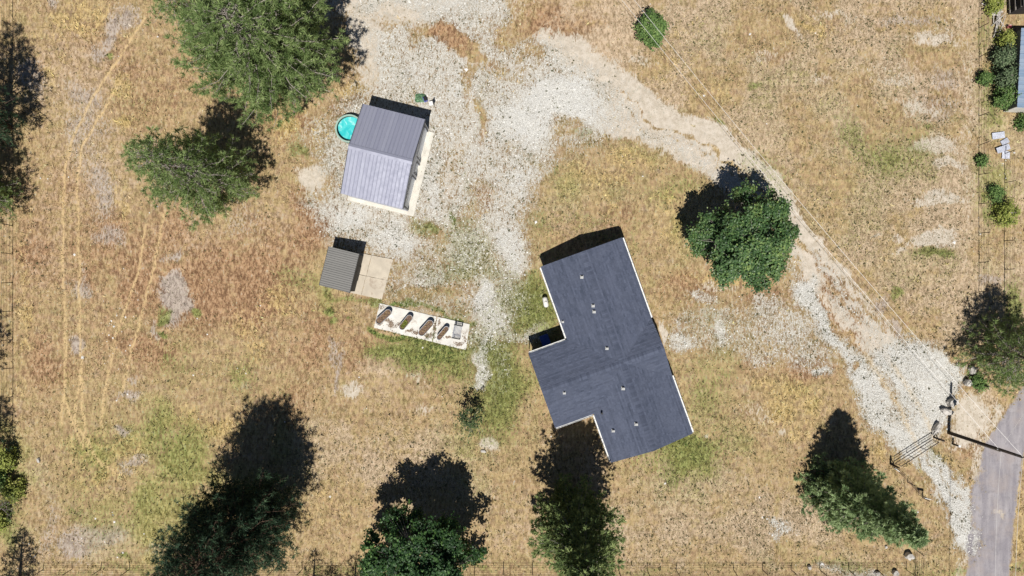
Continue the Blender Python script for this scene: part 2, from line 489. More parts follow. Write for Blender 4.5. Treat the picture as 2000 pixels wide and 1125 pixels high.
# packed, paler dirt: the curving drive, worn patches, the shoulder of the road
drive = [(1120, 105), (1175, 150), (1250, 205), (1300, 240), (1360, 281), (1445, 335), (1525, 420), (1590, 500), (1610, 530)]
stroke(sand, drive, 82, 0.95, 34)
stroke(sand, [(1590, 500), (1650, 580), (1740, 680)], 62, 0.82, 34)
stroke(gravel, [(1600, 500), (1670, 610), (1740, 680)], 40, 0.40, 40)
stroke(gravel, [(1215, 215), (1330, 280), (1420, 350), (1490, 440), (1540, 520)], 40, 0.40, 40)
stroke(sand, [(1060, 80), (1130, 115), (1190, 160)], 40, 0.85, 30)
blob(sand, 1200, 235, 90, 28, 0.85, 15)
for b in [(612, 342, 28, 27, 0.95), (718, 70, 34, 120, 0.85), (820, 0, 190, 42, 0.9), (740, 110, 50, 60, 0.5), (945, 871, 18, 20, 0.9), (690, 762, 22, 12, 0.7), (1055, 648, 30, 9, 0.75),
          (1548, 55, 10, 22, 0.7, -25), (1272, 115, 34, 12, 0.5), (1900, 830, 44, 52, 0.8), (1925, 900, 30, 60, 0.55), (1510, 105, 30, 20, 0.4),
          (1640, 30, 40, 10, 0.5), (1830, 82, 45, 16, 0.7), (1800, 210, 50, 14, 0.6), (1750, 170, 40, 14, 0.5), (1855, 75, 12, 12, 0.6), (1830, 290, 52, 24, 0.72), (1862, 330, 34, 10, 0.66), (1835, 387, 54, 14, 0.72),
          (1815, 473, 48, 13, 0.76), (1860, 480, 20, 14, 0.5), (1745, 150, 60, 40, 0.28), (1700, 452, 8, 8, 0.6), (1750, 460, 14, 9, 0.6), (1765, 490, 12, 12, 0.6),
          (1610, 160, 30, 14, 0.4), (820, 800, 20, 10, 0.45), (815, 745, 26, 10, 0.45), (1290, 650, 8, 30, 0.8), (1372, 850, 10, 8, 0.7), (1845, 70, 40, 30, 0.35),
          (1400, 560, 44, 10, 0.5), (970, 745, 7, 40, 0.5), (1480, 810, 40, 26, 0.35), (1890, 250, 14, 300, 0.3), (1520, 840, 10, 10, 0.5), (1700, 620, 14, 60, 0.4)]:
    blob(sand, *b[:5], ang=b[5] if len(b) > 5 else 0)
stroke(sand, [(922, 735), (930, 690)], 8, 0.95, 5)

for d_, v_ in (((1215, 185), -0.75), ((1230, 215), -0.5)):
    ox, oy = d_[0] - 1215, d_[1] - 185
    stroke(sand, [(1215 + ox, 190 + oy), (1290 + ox, 232 + oy), (1365 + ox * .6, 278 + oy * .6), (1440 + ox * .6, 330 + oy * .6), (1515, 405 + oy * .4), (1590, 500 + oy * .3), (1660, 590 + oy * .2)], 5, v_, 6)
stroke(sand, [(1600, 490), (1665, 575), (1735, 650)], 9, -0.6, 12)
for b in [(1470, 345, 30, 8, -0.4, 40), (1330, 250, 24, 6, -0.4, 35), (1550, 470, 26, 8, -0.5, 52), (1620, 560, 30, 10, -0.5, 52), (1680, 620, 24, 10, -0.5, 50), (1400, 320, 20, 5, -0.4, 35)]:
    blob(sand, *b[:5], ang=b[5])

# asphalt lane in the south-east corner
tarpoly = [(1884, 1275), (1886, 1125), (1892, 1010), (1902, 930), (1915, 880), (1945, 830), (1985, 772), (2010, 740), (2160, 600), (2160, 760),
           (2046, 800), (2006, 850), (1993, 920), (1981, 1020), (1971, 1125), (1965, 1275)]
poly(tar, tarpoly, 1.0, 16, raw=True)
stroke(sand, [(1886, 1130), (1893, 1010), (1904, 925), (1922, 862), (1960, 800)], 24, 0.6, 30)
blob(sand, 1947, 1000, 8, 13, 0.9)
blob(tar, 1947, 1000, 9, 14, -0.55)

stroke(tar, [(1884, 1275), (1886, 1125), (1893, 1010), (1903, 930), (1917, 880), (1948, 830), (1985, 775)], 14, -0.45, 34)
blob(tar, 1915, 900, 14, 50, -0.3)
blob(tar, 1905, 1060, 16, 60, -0.3)

# living green
for b in [(828, 448, 26, 26, 0.85), (882, 416, 8, 20, 0.95), (850, 520, 80, 55, 0.5), (905, 470, 60, 60, 0.35), (845, 695, 55, 20, 0.85), (820, 715, 40, 20, 0.6), (862, 745, 12, 30, 0.6),
          (1034, 520, 24, 30, 0.9), (1015, 505, 30, 40, 0.5), (1008, 690, 30, 55, 0.7), (985, 620, 40, 50, 0.4), (1000, 770, 50, 60, 0.45), (945, 830, 55, 60, 0.45),
          (1045, 740, 20, 60, 0.45), (1070, 620, 24, 36, 0.5), (1345, 868, 28, 18, 0.85), (1310, 905, 60, 28, 0.5), (1310, 945, 16, 20, 0.5), (1232, 480, 10, 26, 0.7),
          (1262, 500, 14, 30, 0.35), (1235, 890, 20, 10, 0.6), (1720, 272, 50, 36, 0.45), (1808, 245, 14, 14, 0.7), (1770, 300, 60, 60, 0.3), (1478, 172, 22, 12, 0.5), (1400, 250, 14, 8, 0.9, 45),
          (1935, 100, 22, 130, 0.5), (1950, 200, 20, 40, 0.7), (1500, 345, 60, 40, 0.25), (1640, 340, 80, 60, 0.22), (1825, 500, 44, 12, 0.6), (1840, 250, 40, 20, 0.3), (1400, 720, 20, 90, 0.3),
          (1750, 575, 14, 12, 0.7), (1905, 745, 14, 10, 0.8), (1790, 920, 10, 40, 0.4, -30), (1822, 880, 10, 26, 0.7, -35), (1680, 1105, 120, 16, 0.45), (1560, 1105, 50, 12, 0.4), (1920, 1050, 3, 3, 0.1),
          (200, 1000, 90, 50, 0.32), (130, 1010, 20, 24, 0.6), (330, 920, 70, 60, 0.25), (340, 740, 60, 40, 0.4), (440, 740, 40, 40, 0.35), (130, 600, 30, 40, 0.25), (230, 1085, 20, 8, 0.5), (170, 850, 60, 80, 0.22),
          (330, 800, 40, 24, 0.4), (640, 545, 12, 40, 0.4), (700, 580, 60, 8, 0.6, 12), (645, 600, 10, 12, 0.8), (660, 620, 12, 12, 0.8), (688, 618, 8, 6, 0.7), (585, 283, 10, 14, 0.8), (590, 540, 30, 20, 0.3),
          (1110, 262, 40, 14, 0.5), (1195, 283, 60, 9, 0.5), (1210, 262, 8, 6, 0.8), (1079, 320, 8, 12, 0.7), (215, 104, 6, 7, 0.9), (325, 615, 14, 12, 0.6), (320, 650, 12, 8, 0.6), (380, 615, 10, 8, 0.6),
          (320, 705, 8, 8, 0.5), (1145, 430, 60, 12, 0.3), (15, 960, 26, 110, 0.75), (1150, 1112, 1200, 8, 0.4), (1560, 760, 60, 20, 0.2), (1380, 560, 3, 3, 0.1), (1480, 400, 30, 14, 0.2), (1330, 800, 40, 40, 0.25),
          (770, 690, 60, 10, 0.5, 14), (1950, 420, 22, 30, 0.5), (1935, 380, 16, 16, 0.5), (1940, 340, 40, 60, 0.2), (1985, 590, 20, 40, 0.5), (1660, 430, 30, 16, 0.2), (1850, 120, 40, 20, 0.25), (1770, 100, 30, 20, 0.25)]:
    blob(green, *b[:5], ang=b[5] if len(b) > 5 else 0)
stroke(green, [(742, 590), (830, 610), (915, 632)], 9, 0.95, 8)
stroke(green, [(730, 645), (820, 668), (910, 690)], 11, 0.95, 9)
for b in [(1000, 650, 75, 120, 0.72), (1010, 760, 65, 95, 0.7), (1170, 470, 70, 20, 0.45), (1035, 480, 50, 60, 0.6), (900, 600, 40, 30, 0.5), (1350, 700, 50, 60, 0.4), (960, 800, 70, 80, 0.5), (1045, 790, 40, 70, 0.55), (870, 490, 100, 70, 0.42), (840, 690, 110, 22, 0.75), (850, 720, 70, 30, 0.55), (1340, 880, 90, 45, 0.6), (1285, 920, 70, 30, 0.5), (1400, 800, 60, 120, 0.4), (1240, 520, 24, 70, 0.5),
          (1030, 540, 50, 70, 0.6), (1100, 300, 80, 30, 0.42), (1400, 640, 60, 60, 0.35), (1300, 360, 80, 40, 0.3), (1720, 285, 90, 60, 0.45), (330, 880, 130, 110, 0.34), (210, 960, 110, 90, 0.38), (430, 740, 100, 50, 0.4)]:
    blob(green, *b, soft=0.95)
stroke(green, [(940, 560), (905, 300), (945, 180), (935, 100)], 20, 0.3, 26)
stroke(green, [(1040, 700), (1080, 830)], 18, 0.4, 20)
green *= np.clip(0.75 + 0.35 * N_mid, 0.3, 1.2)

# rust-coloured and lilac-grey stretches of the west field
for b in [(250, 470, 150, 70, 0.55), (450, 560, 120, 90, 0.85), (520, 500, 60, 80, 0.6), (120, 540, 90, 200, 0.5), (190, 110, 130, 70, 0.42), (330, 430, 60, 30, 0.5), (300, 560, 60, 60, 0.7), (270, 690, 70, 40, 0.85),
          (95, 730, 50, 60, 0.55), (70, 500, 40, 30, 0.65), (540, 470, 50, 60, 0.55), (600, 660, 90, 70, 0.5), (700, 690, 60, 40, 0.5), (860, 720, 40, 30, 0.4), (1100, 50, 75, 34, 0.75), (900, 85, 60, 24, 0.8, 30),
          (1620, 560, 30, 80, 0.6, -38), (1690, 650, 18, 50, 0.6, -38), (1830, 180, 90, 70, 0.3), (1700, 60, 100, 40, 0.2), (1530, 110, 60, 14, 0.5, 40), (1200, 440, 50, 40, 0.4), (1100, 470, 40, 24, 0.25), (1540, 720, 80, 24, 0.6),
          (1370, 900, 60, 30, 0.4), (560, 800, 60, 60, 0.4), (640, 420, 40, 40, 0.45), (590, 430, 40, 60, 0.55), (560, 240, 50, 30, 0.6), (690, 205, 30, 30, 0.4), (1350, 560, 50, 26, 0.6), (1900, 860, 30, 40, 0.5), (1480, 560, 40, 40, 0.5), (1990, 560, 24, 60, 0.4),
          (940, 400, 18, 24, 0.4), (850, 540, 60, 40, 0.45), (280, 200, 90, 50, 0.35), (330, 130, 60, 60, 0.35)]:
    blob(rust, *b[:5], ang=b[5] if len(b) > 5 else 0)
rust *= np.clip(0.8 + 0.3 * N_mid + 0.12 * N_sm, 0.2, 1.3)
for b in [(212, 60, 14, 40, 0.75, 15), (243, 35, 20, 22, 0.75), (265, 30, 14, 20, 0.5), (190, 100, 20, 20, 0.6), (108, 8, 14, 12, 0.7), (60, 150, 30, 40, 0.55), (160, 190, 45, 26, 0.55), (160, 250, 30, 50, 0.5), (200, 245, 30, 24, 0.4),
          (190, 370, 26, 60, 0.6), (170, 300, 40, 50, 0.35), (212, 460, 26, 24, 0.55), (334, 500, 16, 14, 0.65), (335, 575, 22, 34, 0.95), (350, 600, 26, 26, 0.85), (303, 640, 10, 22, 0.6), (150, 570, 22, 24, 0.6), (148, 672, 16, 20, 0.8),
          (150, 545, 10, 30, 0.4), (255, 765, 24, 10, 0.6), (245, 832, 16, 9, 0.7), (260, 905, 26, 9, 0.6), (250, 925, 14, 14, 0.5), (185, 1045, 60, 20, 0.6), (140, 1065, 40, 20, 0.7), (660, 730, 8, 50, 0.6, 10), (655, 690, 10, 40, 0.5), (440, 320, 30, 30, 0.3),
          (480, 440, 40, 30, 0.3), (265, 735, 14, 8, 0.5), (1300, 60, 14, 30, 0.2), (1830, 210, 60, 40, 0.4), (1780, 40, 60, 16, 0.5), (1840, 480, 30, 10, 0.5), (1720, 590, 16, 20, 0.6), (1760, 640, 12, 26, 0.6, -35), (1940, 550, 30, 14, 0.6), (1850, 150, 30, 14, 0.5),
          (480, 750, 20, 8, 0.4), (330, 1070, 60, 14, 0.3), (90, 1040, 16, 60, 0.4)]:
    blob(grey, *b[:5], ang=b[5] if len(b) > 5 else 0)
# bright straw
for b in [(105, 140, 18, 40, 0.8, 10), (150, 40, 60, 40, 0.6), (240, 160, 24, 26, 0.55), (240, 230, 28, 16, 0.7), (200, 900, 70, 70, 0.75), (260, 870, 60, 30, 0.65), (400, 830, 90, 40, 0.6), (380, 960, 90, 60, 0.5), (350, 1040, 70, 24, 0.6), (300, 1095, 200, 10, 0.5),
          (1200, 340, 90, 40, 0.5), (1310, 420, 40, 60, 0.55), (1400, 545, 60, 16, 0.8), (1110, 350, 30, 40, 0.4), (1230, 310, 60, 20, 0.4), (1985, 1000, 14, 130, 0.7), (1550, 790, 60, 50, 0.7), (1560, 850, 40, 30, 0.5), (1720, 870, 14, 40, 0.7), (1500, 760, 50, 50, 0.35),
          (1350, 60, 50, 24, 0.55), (1330, 130, 40, 30, 0.5), (1380, 180, 60, 30, 0.4), (1600, 55, 50, 10, 0.7), (1930, 120, 10, 40, 0.8), (1945, 210, 16, 12, 0.7), (480, 630, 50, 60, 0.4), (560, 590, 50, 30, 0.45), (470, 680, 60, 40, 0.4), (40, 600, 16, 120, 0.5), (30, 760, 14, 40, 0.5),
          (230, 380, 26, 40, 0.55), (250, 360, 16, 20, 0.5), (560, 205, 40, 24, 0.6), (580, 250, 60, 20, 0.7), (690, 165, 30, 14, 0.6), (1700, 480, 90, 40, 0.3), (1660, 380, 90, 50, 0.25), (210, 520, 24, 20, 0.5), (760, 880, 60, 10, 0.45), (1830, 560, 60, 50, 0.35), (640, 1000, 60, 40, 0.3),
          (1830, 900, 26, 40, 0.5, -40), (590, 900, 30, 60, 0.3), (1205, 420, 20, 12, 0.6), (1180, 395, 24, 14, 0.5)]:
    blob(straw, *b[:5], ang=b[5] if len(b) > 5 else 0)
straw *= np.clip(0.85 + 0.3 * N_sm, 0.3, 1.3)
# the paler, pinkish ground of the mown east and south, and where dark weed specks are thick
poly(pale, [(1010, -80), (2160, -80), (2160, 700), (1880, 700), (1700, 600), (1500, 330), (1230, 180), (1100, 90)], 0.8, 120)
for b in [(1250, 980, 330, 160, 0.75), (760, 900, 230, 130, 0.7), (1600, 1060, 200, 90, 0.9), (1150, 420, 160, 150, 0.4), (780, 760, 120, 80, 0.6), (1380, 800, 120, 120, 0.45), (60, 1000, 70, 160, 0.6), (180, 1060, 120, 50, 0.6), (1900, 800, 60, 60, 0.8)]:
    blob(pale, *b)
pale *= np.clip(0.75 + 0.35 * N_mid + 0.2 * N_sm, 0.1, 1.3)
np.maximum(speck, np.clip(gravel * 1.2, 0, 1) * np.clip(0.38 + 0.30 * N_w1 + 0.18 * N_sm, 0.05, 0.8), out=speck)
poly(speck, [(1230, -80), (1905, -80), (1905, 620), (1860, 690), (1700, 560), (1480, 300), (1250, 160)], 0.72, 160)
for b in [(1600, 1040, 210, 110, 0.85), (1300, 1020, 260, 110, 0.62), (800, 900, 230, 110, 0.5), (1000, 800, 120, 120, 0.7), (1030, 600, 80, 140, 0.7), (1150, 400, 160, 130, 0.45), (1100, 300, 120, 40, 0.6), (1450, 870, 160, 120, 0.45),
          (690, 230, 46, 70, 1.0), (540, 330, 60, 60, 0.45), (640, 290, 40, 40, 0.9), (60, 400, 40, 120, 0.3), (1820, 920, 40, 60, 0.7), (1880, 700, 50, 60, 0.5), (850, 540, 100, 70, 0.7)]:
    blob(speck, *b)
speck *= np.clip(0.85 + 0.25 * N_sm + 0.2 * N_mid, 0.15, 1.3)
for b in [(330, 900, 250, 200, 0.85), (420, 740, 130, 60, 0.6), (180, 800, 90, 70, 0.5), (1010, 740, 90, 190, 0.9), (1020, 560, 60, 110, 0.8), (940, 860, 110, 90, 0.7), (1220, 330, 200, 90, 0.62), (1320, 470, 80, 100, 0.45),
          (1420, 800, 150, 130, 0.6), (1340, 880, 110, 60, 0.85), (1560, 820, 110, 70, 0.5), (1300, 960, 160, 70, 0.5), (1600, 200, 190, 120, 0.45), (1720, 290, 150, 80, 0.6), (1460, 90, 130, 80, 0.45), (1620, 400, 150, 80, 0.5), (1780, 520, 120, 50, 0.45),
          (1380, 700, 100, 70, 0.5), (1450, 640, 120, 60, 0.4), (870, 520, 110, 80, 0.8), (850, 700, 120, 40, 0.6), (600, 560, 60, 60, 0.4), (1600, 1090, 300, 40, 0.5), (560, 980, 80, 90, 0.4), (880, 980, 140, 60, 0.3), (1950, 300, 60, 320, 0.6), (640, 560, 40, 60, 0.7), (20, 930, 50, 180, 0.8), (1820, 90, 100, 60, 0.3), (260, 210, 60, 60, 0.35), (560, 240, 70, 50, 0.35)]:
    blob(olive, *b, soft=0.9)
olive *= np.clip(0.8 + 0.35 * N_mid + 0.2 * N_sm, 0.1, 1.4)
# wheel tracks across the west field, and on the drive
TR = [[(285, 30), (235, 110), (180, 190), (142, 270), (126, 330), (122, 430), (122, 520), (127, 620), (128, 740), (125, 775), (132, 800), (150, 850), (172, 890)],
      [(236, 160), (195, 225), (160, 285), (151, 350), (153, 500), (156, 650), (158, 730), (148, 780), (146, 820), (170, 870), (200, 910)],
      [(322, 412), (302, 510), (270, 640), (247, 720), (237, 765)], [(285, 440), (267, 540), (230, 640), (209, 740), (196, 830)],
      [(128, 740), (121, 790), (120, 830)], [(158, 730), (161, 800), (166, 850), (190, 900), (240, 930)]]
for t_ in TR:
    stroke(track, t_, 4.2, 0.85, 3.5, raw=True)
stroke(track, [(1320, 270), (1400, 325), (1470, 400), (1530, 480)], 7, 0.5, 8, raw=True)
stroke(track, [(1360, 262), (1440, 325), (1520, 420), (1590, 520)], 7, 0.45, 8, raw=True)
drive_rut = blank()
stroke(sand, [(868, 400), (895, 290), (928, 185)], 9, 0.85, 7)
stroke(sand, [(905, 400), (925, 300), (955, 200), (1010, 120)], 8, 0.6, 10)
stroke(sand, [(1000, 470), (1030, 360), (1090, 270), (1190, 215)], 10, 0.6, 14)
stroke(sand, [(780, 130), (900, 120), (1050, 150), (1150, 180)], 12, 0.55, 16)
for b in [(150, 150, 130, 120, 0.55), (180, 330, 110, 120, 0.5), (90, 450, 60, 160, 0.4), (380, 470, 90, 50, 0.4), (540, 430, 60, 60, 0.4)]:
    blob(pale, *b, soft=0.9)
stroke(track, [(1530, 480), (1610, 585), (1690, 690), (1760, 800), (1800, 890)], 8, 0.5, 9, raw=True)
stroke(track, [(1590, 520), (1670, 620), (1750, 720), (1800, 800), (1830, 860)], 8, 0.45, 9, raw=True)
stroke(gravel, [(1790, 890), (1840, 950), (1870, 1000), (1874, 1050)], 26, 0.95, 16)
stroke(gravel, [(1815, 880), (1868, 950), (1890, 1010), (1893, 1060)], 22, 0.9, 14)
stroke(drive_rut, [(1230, 205), (1330, 262), (1410, 320), (1480, 390)], 5, 0.8, 5)
stroke(drive_rut, [(1270, 275), (1330, 300), (1390, 340)], 5, 0.5, 6)

ZG = (-0.035 + 0.014 * N_sm + 0.008 * N_tiny - 0.03 * drive_rut).clip(-0.09, -0.004)


def at(mask, px, py):
    ix = np.clip(((px - X0) / STEP).astype(int), 0, PX.shape[1] - 1)
    iy = np.clip(((py - Y0) / STEP).astype(int), 0, PX.shape[0] - 1)
    return mask[iy, ix]


# ------------------------------------------------------------------ ground material
n = NT('ground_cover')
A = n.attr('cover_a'); B = n.attr('cover_b')
sa = n.node('ShaderNodeSeparateColor', {0: A.outputs['Color']}).outputs
sb = n.node('ShaderNodeSeparateColor', {0: B.outputs['Color']}).outputs
gG, gR, gU, gY = sa[0], sa[1], sa[2], A.outputs['Alpha']        # gravel, green, rust, grey
gS, gW, gT, gK = sb[0], sb[1], sb[2], B.outputs['Alpha']        # sand, straw, tar, track
mp = n.node('ShaderNodeMapping', {'Vector': n.pos, 'Rotation': (0, 0, 0.5), 'Scale': (1.0, 0.45, 1.0)}).outputs[0]
mp2 = n.node('ShaderNodeMapping', {'Vector': n.pos, 'Rotation': (0, 0, -0.9), 'Scale': (1.0, 0.5, 1.0)}).outputs[0]
n_l = n.noise(0.45, 3, 0.6); n_m = n.noise(1.6, 4, 0.65); n_c = n.noise(3.2, 3, 0.6, mp); n_f = n.noise(6.5, 3, 0.65, mp2); n_x = n.noise(17, 2, 0.6)
C = n.attr('cover_c')
sc_ = n.node('ShaderNodeSeparateColor', {0: C.outputs['Color']}).outputs
gP, gK2, gO = sc_[0], sc_[1], sc_[2]
ctr = lambda v, k: n.math('MULTIPLY', n.math('SUBTRACT', v, 0.5), k)
fine = n.math('ADD', n.math('MULTIPLY', n_c, 0.38), n.math('ADD', n.math('MULTIPLY', n_f, 0.38), n.math('MULTIPLY', n_x, 0.24)))
col = n.mix(n.ramp(fine, 0.42, 0.56), (0.178, 0.124, 0.060), (0.475, 0.350, 0.182))
col = n.mix(n.ramp(n_m, 0.42, 0.60, 0, 0.55), col, (0.385, 0.268, 0.165))
col = n.mix(n.ramp(n_l, 0.45, 0.62, 0, 0.45), col, (0.43, 0.325, 0.165))
col = n.mix(n.ramp(n_x, 0.58, 0.72, 0, 0.6), col, (0.62, 0.50, 0.32))
n_v = n.noise(0.9, 5, 0.7, n.node('ShaderNodeMapping', {'Vector': n.pos, 'Location': (31, 7, 0)}).outputs[0])
n_o = n.noise(0.7, 5, 0.7, n.node('ShaderNodeMapping', {'Vector': n.pos, 'Location': (-17, 43, 0)}).outputs[0])
col = n.mix(n.ramp(n_v, 0.52, 0.66, 0, 0.5), col, n.mix(n.ramp(fine, 0.42, 0.57), (0.25, 0.190, 0.140), (0.50, 0.395, 0.285)))
col = n.mix(n.ramp(n_o, 0.50, 0.64, 0, 0.55), col, n.mix(n.ramp(fine, 0.42, 0.57), (0.150, 0.122, 0.050), (0.40, 0.335, 0.150)))
rustc = n.mix(n.ramp(fine, 0.42, 0.57), (0.150, 0.083, 0.046), (0.435, 0.272, 0.155))
rustc = n.mix(n.ramp(n_x, 0.60, 0.74, 0, 0.5), rustc, (0.54, 0.38, 0.22))
col = n.mix(n.ramp(n.math('ADD', gU, ctr(n_m, 1.6)), -0.15, 0.65), col, rustc)
strawc = n.mix(n.ramp(fine, 0.41, 0.58), (0.215, 0.150, 0.055), (0.585, 0.435, 0.200))
col = n.mix(n.ramp(n.math('ADD', gW, ctr(n_c, 1.8)), 0.2, 0.8, 0, 0.9), col, strawc)
palec = n.mix(n.ramp(fine, 0.41, 0.57), (0.28, 0.205, 0.130), (0.565, 0.435, 0.305))
palec = n.mix(n.ramp(n_x, 0.58, 0.72, 0, 0.5), palec, (0.66, 0.54, 0.38))
col = n.mix(n.ramp(n.math('ADD', gP, ctr(n_m, 1.6)), 0.25, 0.85, 0, 0.95), col, palec)
olivec = n.mix(n.ramp(fine, 0.41, 0.58), (0.130, 0.122, 0.036), (0.420, 0.375, 0.150))
col = n.mix(n.ramp(n.math('ADD', gO, n.math('ADD', ctr(n_m, 1.3), ctr(n_f, 1.2))), 0.25, 0.95, 0, 0.9), col, olivec)
greyc = n.mix(n.ramp(fine, 0.41, 0.58), (0.235, 0.190, 0.160), (0.47, 0.395, 0.335))
col = n.mix(n.ramp(n.math('ADD', gY, ctr(n_f, 2.0)), 0.2, 0.75), col, greyc)
sandc = n.mix(n.ramp(n_m, 0.35, 0.65), (0.450, 0.390, 0.310), (0.575, 0.510, 0.425))
sandc = n.mix(n.ramp(n_x, 0.55, 0.70, 0, 0.45), sandc, (0.33, 0.27, 0.205))
sandc = n.mix(n.ramp(n.noise(13, 2), 0.56, 0.70, 0, 0.5), sandc, (0.62, 0.56, 0.48))
sf = n.ramp(n.math('ADD', gS, n.math('ADD', ctr(n_f, 1.6), ctr(n_c, 1.0))), 0.25, 0.72)
col = n.mix(sf, col, sandc)
# green
greenc = n.mix(n.ramp(fine, 0.41, 0.58), (0.080, 0.100, 0.026), (0.290, 0.320, 0.105))
greenc = n.mix(n.ramp(n_m, 0.45, 0.62, 0, 0.6), greenc, (0.150, 0.150, 0.040))
gf = n.ramp(n.math('ADD', gR, n.math('ADD', ctr(n_f, 1.6), ctr(n_x, 1.0))), 0.16, 0.60, 0, 0.92)
# gravel
vcol = n.vor(17, 'Color')
vs_ = n.node('ShaderNodeSeparateColor', {0: vcol}).outputs[0]
vd = n.vor(17, 'Distance')
grc = n.mix(vs_, (0.56, 0.55, 0.51), (0.74, 0.73, 0.69))
grc = n.mix(n.ramp(vd, 0.45, 0.80, 0, 0.7), grc, (0.34, 0.315, 0.28))
grc = n.mix(n.ramp(n.math('ADD', gG, n.math('MULTIPLY', ctr(n_m, 1.0), -1.0)), 0.55, 0.90, 0.55, 0.0), grc, (0.53, 0.485, 0.40))
grf = n.ramp(n.math('ADD', gG, n.math('ADD', ctr(n_f, 2.0), n.math('ADD', ctr(n_x, 1.5), ctr(n_c, 1.0)))), 0.27, 0.74)
col = n.mix(gf, col, greenc)
col = n.mix(n.math('MULTIPLY', grf, n.math('SUBTRACT', 1.0, n.math('MULTIPLY', gf, 0.6))), col, grc)
# dark weed specks
spn = n.noise(9.5, 2, 0.55)
spf = n.math('MULTIPLY', n.ramp(n.math('ADD', spn, n.math('MULTIPLY', gK2, 0.09)), 0.615, 0.675), n.ramp(gK2, 0.05, 0.5))
spc = n.mix(n.ramp(n_l, 0.4, 0.6), (0.100, 0.085, 0.045), (0.150, 0.130, 0.060))
col = n.mix(n.math('MULTIPLY', spf, 0.62), col, spc)
stk = n.noise(1.0, 4, 0.65, n.node('ShaderNodeMapping', {'Vector': n.pos, 'Rotation': (0, 0, -0.05), 'Scale': (0.16, 1.9, 1)}).outputs[0], 0.8)
col = n.mix(n.math('MULTIPLY', n.ramp(stk, 0.42, 0.66, 0, 0.36), n.math('MULTIPLY', n.math('SUBTRACT', 1.0, sf), n.math('SUBTRACT', 1.0, grf))), col, n.mix(1.0, col, (0.62, 0.58, 0.52), 'MULTIPLY'))
tk = n.math('MULTIPLY', gK, n.ramp(n_f, 0.38, 0.52, 0.3, 1.0))
col = n.mix(tk, col, n.mix(sf, (0.60, 0.44, 0.23), (0.58, 0.50, 0.41)))
# asphalt
sp = n.node('ShaderNodeMapping', {'Vector': n.pos, 'Rotation': (0, 0, 0.10), 'Scale': (0.9, 0.14, 1.0)}).outputs[0]
tarc = n.mix(n.ramp(n.noise(1.6, 4, 0.6, sp), 0.35, 0.68), (0.235, 0.218, 0.238), (0.345, 0.322, 0.332))
tarc = n.mix(n.ramp(n_l, 0.45, 0.70, 0, 0.6), tarc, (0.33, 0.28, 0.26))
tarc = n.mix(n.ramp(n_x, 0.52, 0.72, 0, 0.45), tarc, (0.42, 0.38, 0.36))
tarc = n.mix(n.ramp(n_v, 0.52, 0.66, 0, 0.55), tarc, (0.215, 0.200, 0.215))
tf = n.ramp(n.math('ADD', gT, n.math('ADD', ctr(n_m, 1.2), ctr(n_f, 0.8))), 0.18, 0.72)
col = n.mix(tf, col, tarc)
hgt = n.math('ADD', n.math('MULTIPLY', fine, 1.0), n.math('MULTIPLY', n.math('MULTIPLY', vd, -0.6), grf))
M['ground'] = n.finish(col, 0.95, 0, n.bump(hgt, 0.8, 0.12), 0.1)

# ------------------------------------------------------------------ ground sheet, cut into its named surfaces
ny, nx = PX.shape
VX = (PX - 1000) / 20.0; VY = (562.5 - PY) / 20.0
VERT = np.stack([VX, VY, ZG], -1).reshape(-1, 3)
idx = np.arange(ny * nx).reshape(ny, nx)
FACE = np.stack([idx[1:, :-1], idx[1:, 1:], idx[:-1, 1:], idx[:-1, :-1]], -1).reshape(-1, 4)
CA = np.stack([gravel, green, rust, grey], -1).reshape(-1, 4)
CB = np.stack([sand, straw, tar, track], -1).reshape(-1, 4)
CC = np.stack([pale, speck, olive, pale * 0 + 1], -1).reshape(-1, 4)
fm = lambda m: (m.ravel()[FACE].mean(1))
tarf, grvf = fm(tar), fm(np.maximum(gravel, sand * (segdist(drive, PX, PY) < 60)))
part_id = np.where(tarf > 0.5, 2, np.where(grvf > 0.5, 1, 0))


def sheet(name, sel, label, cat):
    F = FACE[sel]
    used, inv = np.unique(F, return_inverse=True)
    me = np_mesh(name, VERT[used], inv.reshape(F.shape), M['ground'], smooth=True)
    for nm, arr in (('cover_a', CA), ('cover_b', CB), ('cover_c', CC)):
        a = me.attributes.new(nm, 'FLOAT_COLOR', 'POINT')
        a.data.foreach_set('color', np.ascontiguousarray(arr[used], dtype=np.float32).ravel())
    return tag(link(name, me), label, cat, kind='structure')


sheet('ground', part_id == 0, 'dry tan field grass and bare earth all round the buildings', 'ground')
sheet('gravel_driveway', part_id == 1, 'white gravel yard and pale dirt drive curving to the gate', 'driveway')
sheet('road', part_id == 2, 'worn grey asphalt lane in the south-east corner', 'road')
# the land beyond, out to the horizon
bx0, bx1, by0, by1 = VX.min(), VX.max(), VY.min(), VY.max()
far = 600
mb = MB()
for a0, a1, b0, b1 in ((-far, far, by1 - .02, far), (-far, far, -far, by0 + .02), (-far, bx0 + .02, by0, by1), (bx1 - .02, far, by0, by1)):
    mb.add([(a0, b0, -0.1), (a1, b0, -0.1), (a1, b1, -0.1), (a0, b1, -0.1)], [(0, 1, 2, 3)])
ter = mb.build('terrain', M['ground'])
for nm, cv in (('cover_a', (0, .1, .15, .1)), ('cover_b', (0, .15, 0, 0)), ('cover_c', (.2, .35, .35, 0))):
    a = ter.data.attributes.new(nm, 'FLOAT_COLOR', 'POINT')
    a.data.foreach_set('color', np.tile(np.array(cv, np.float32), len(ter.data.vertices)))
tag(ter, 'dry open land beyond the fences', 'land', kind='structure')

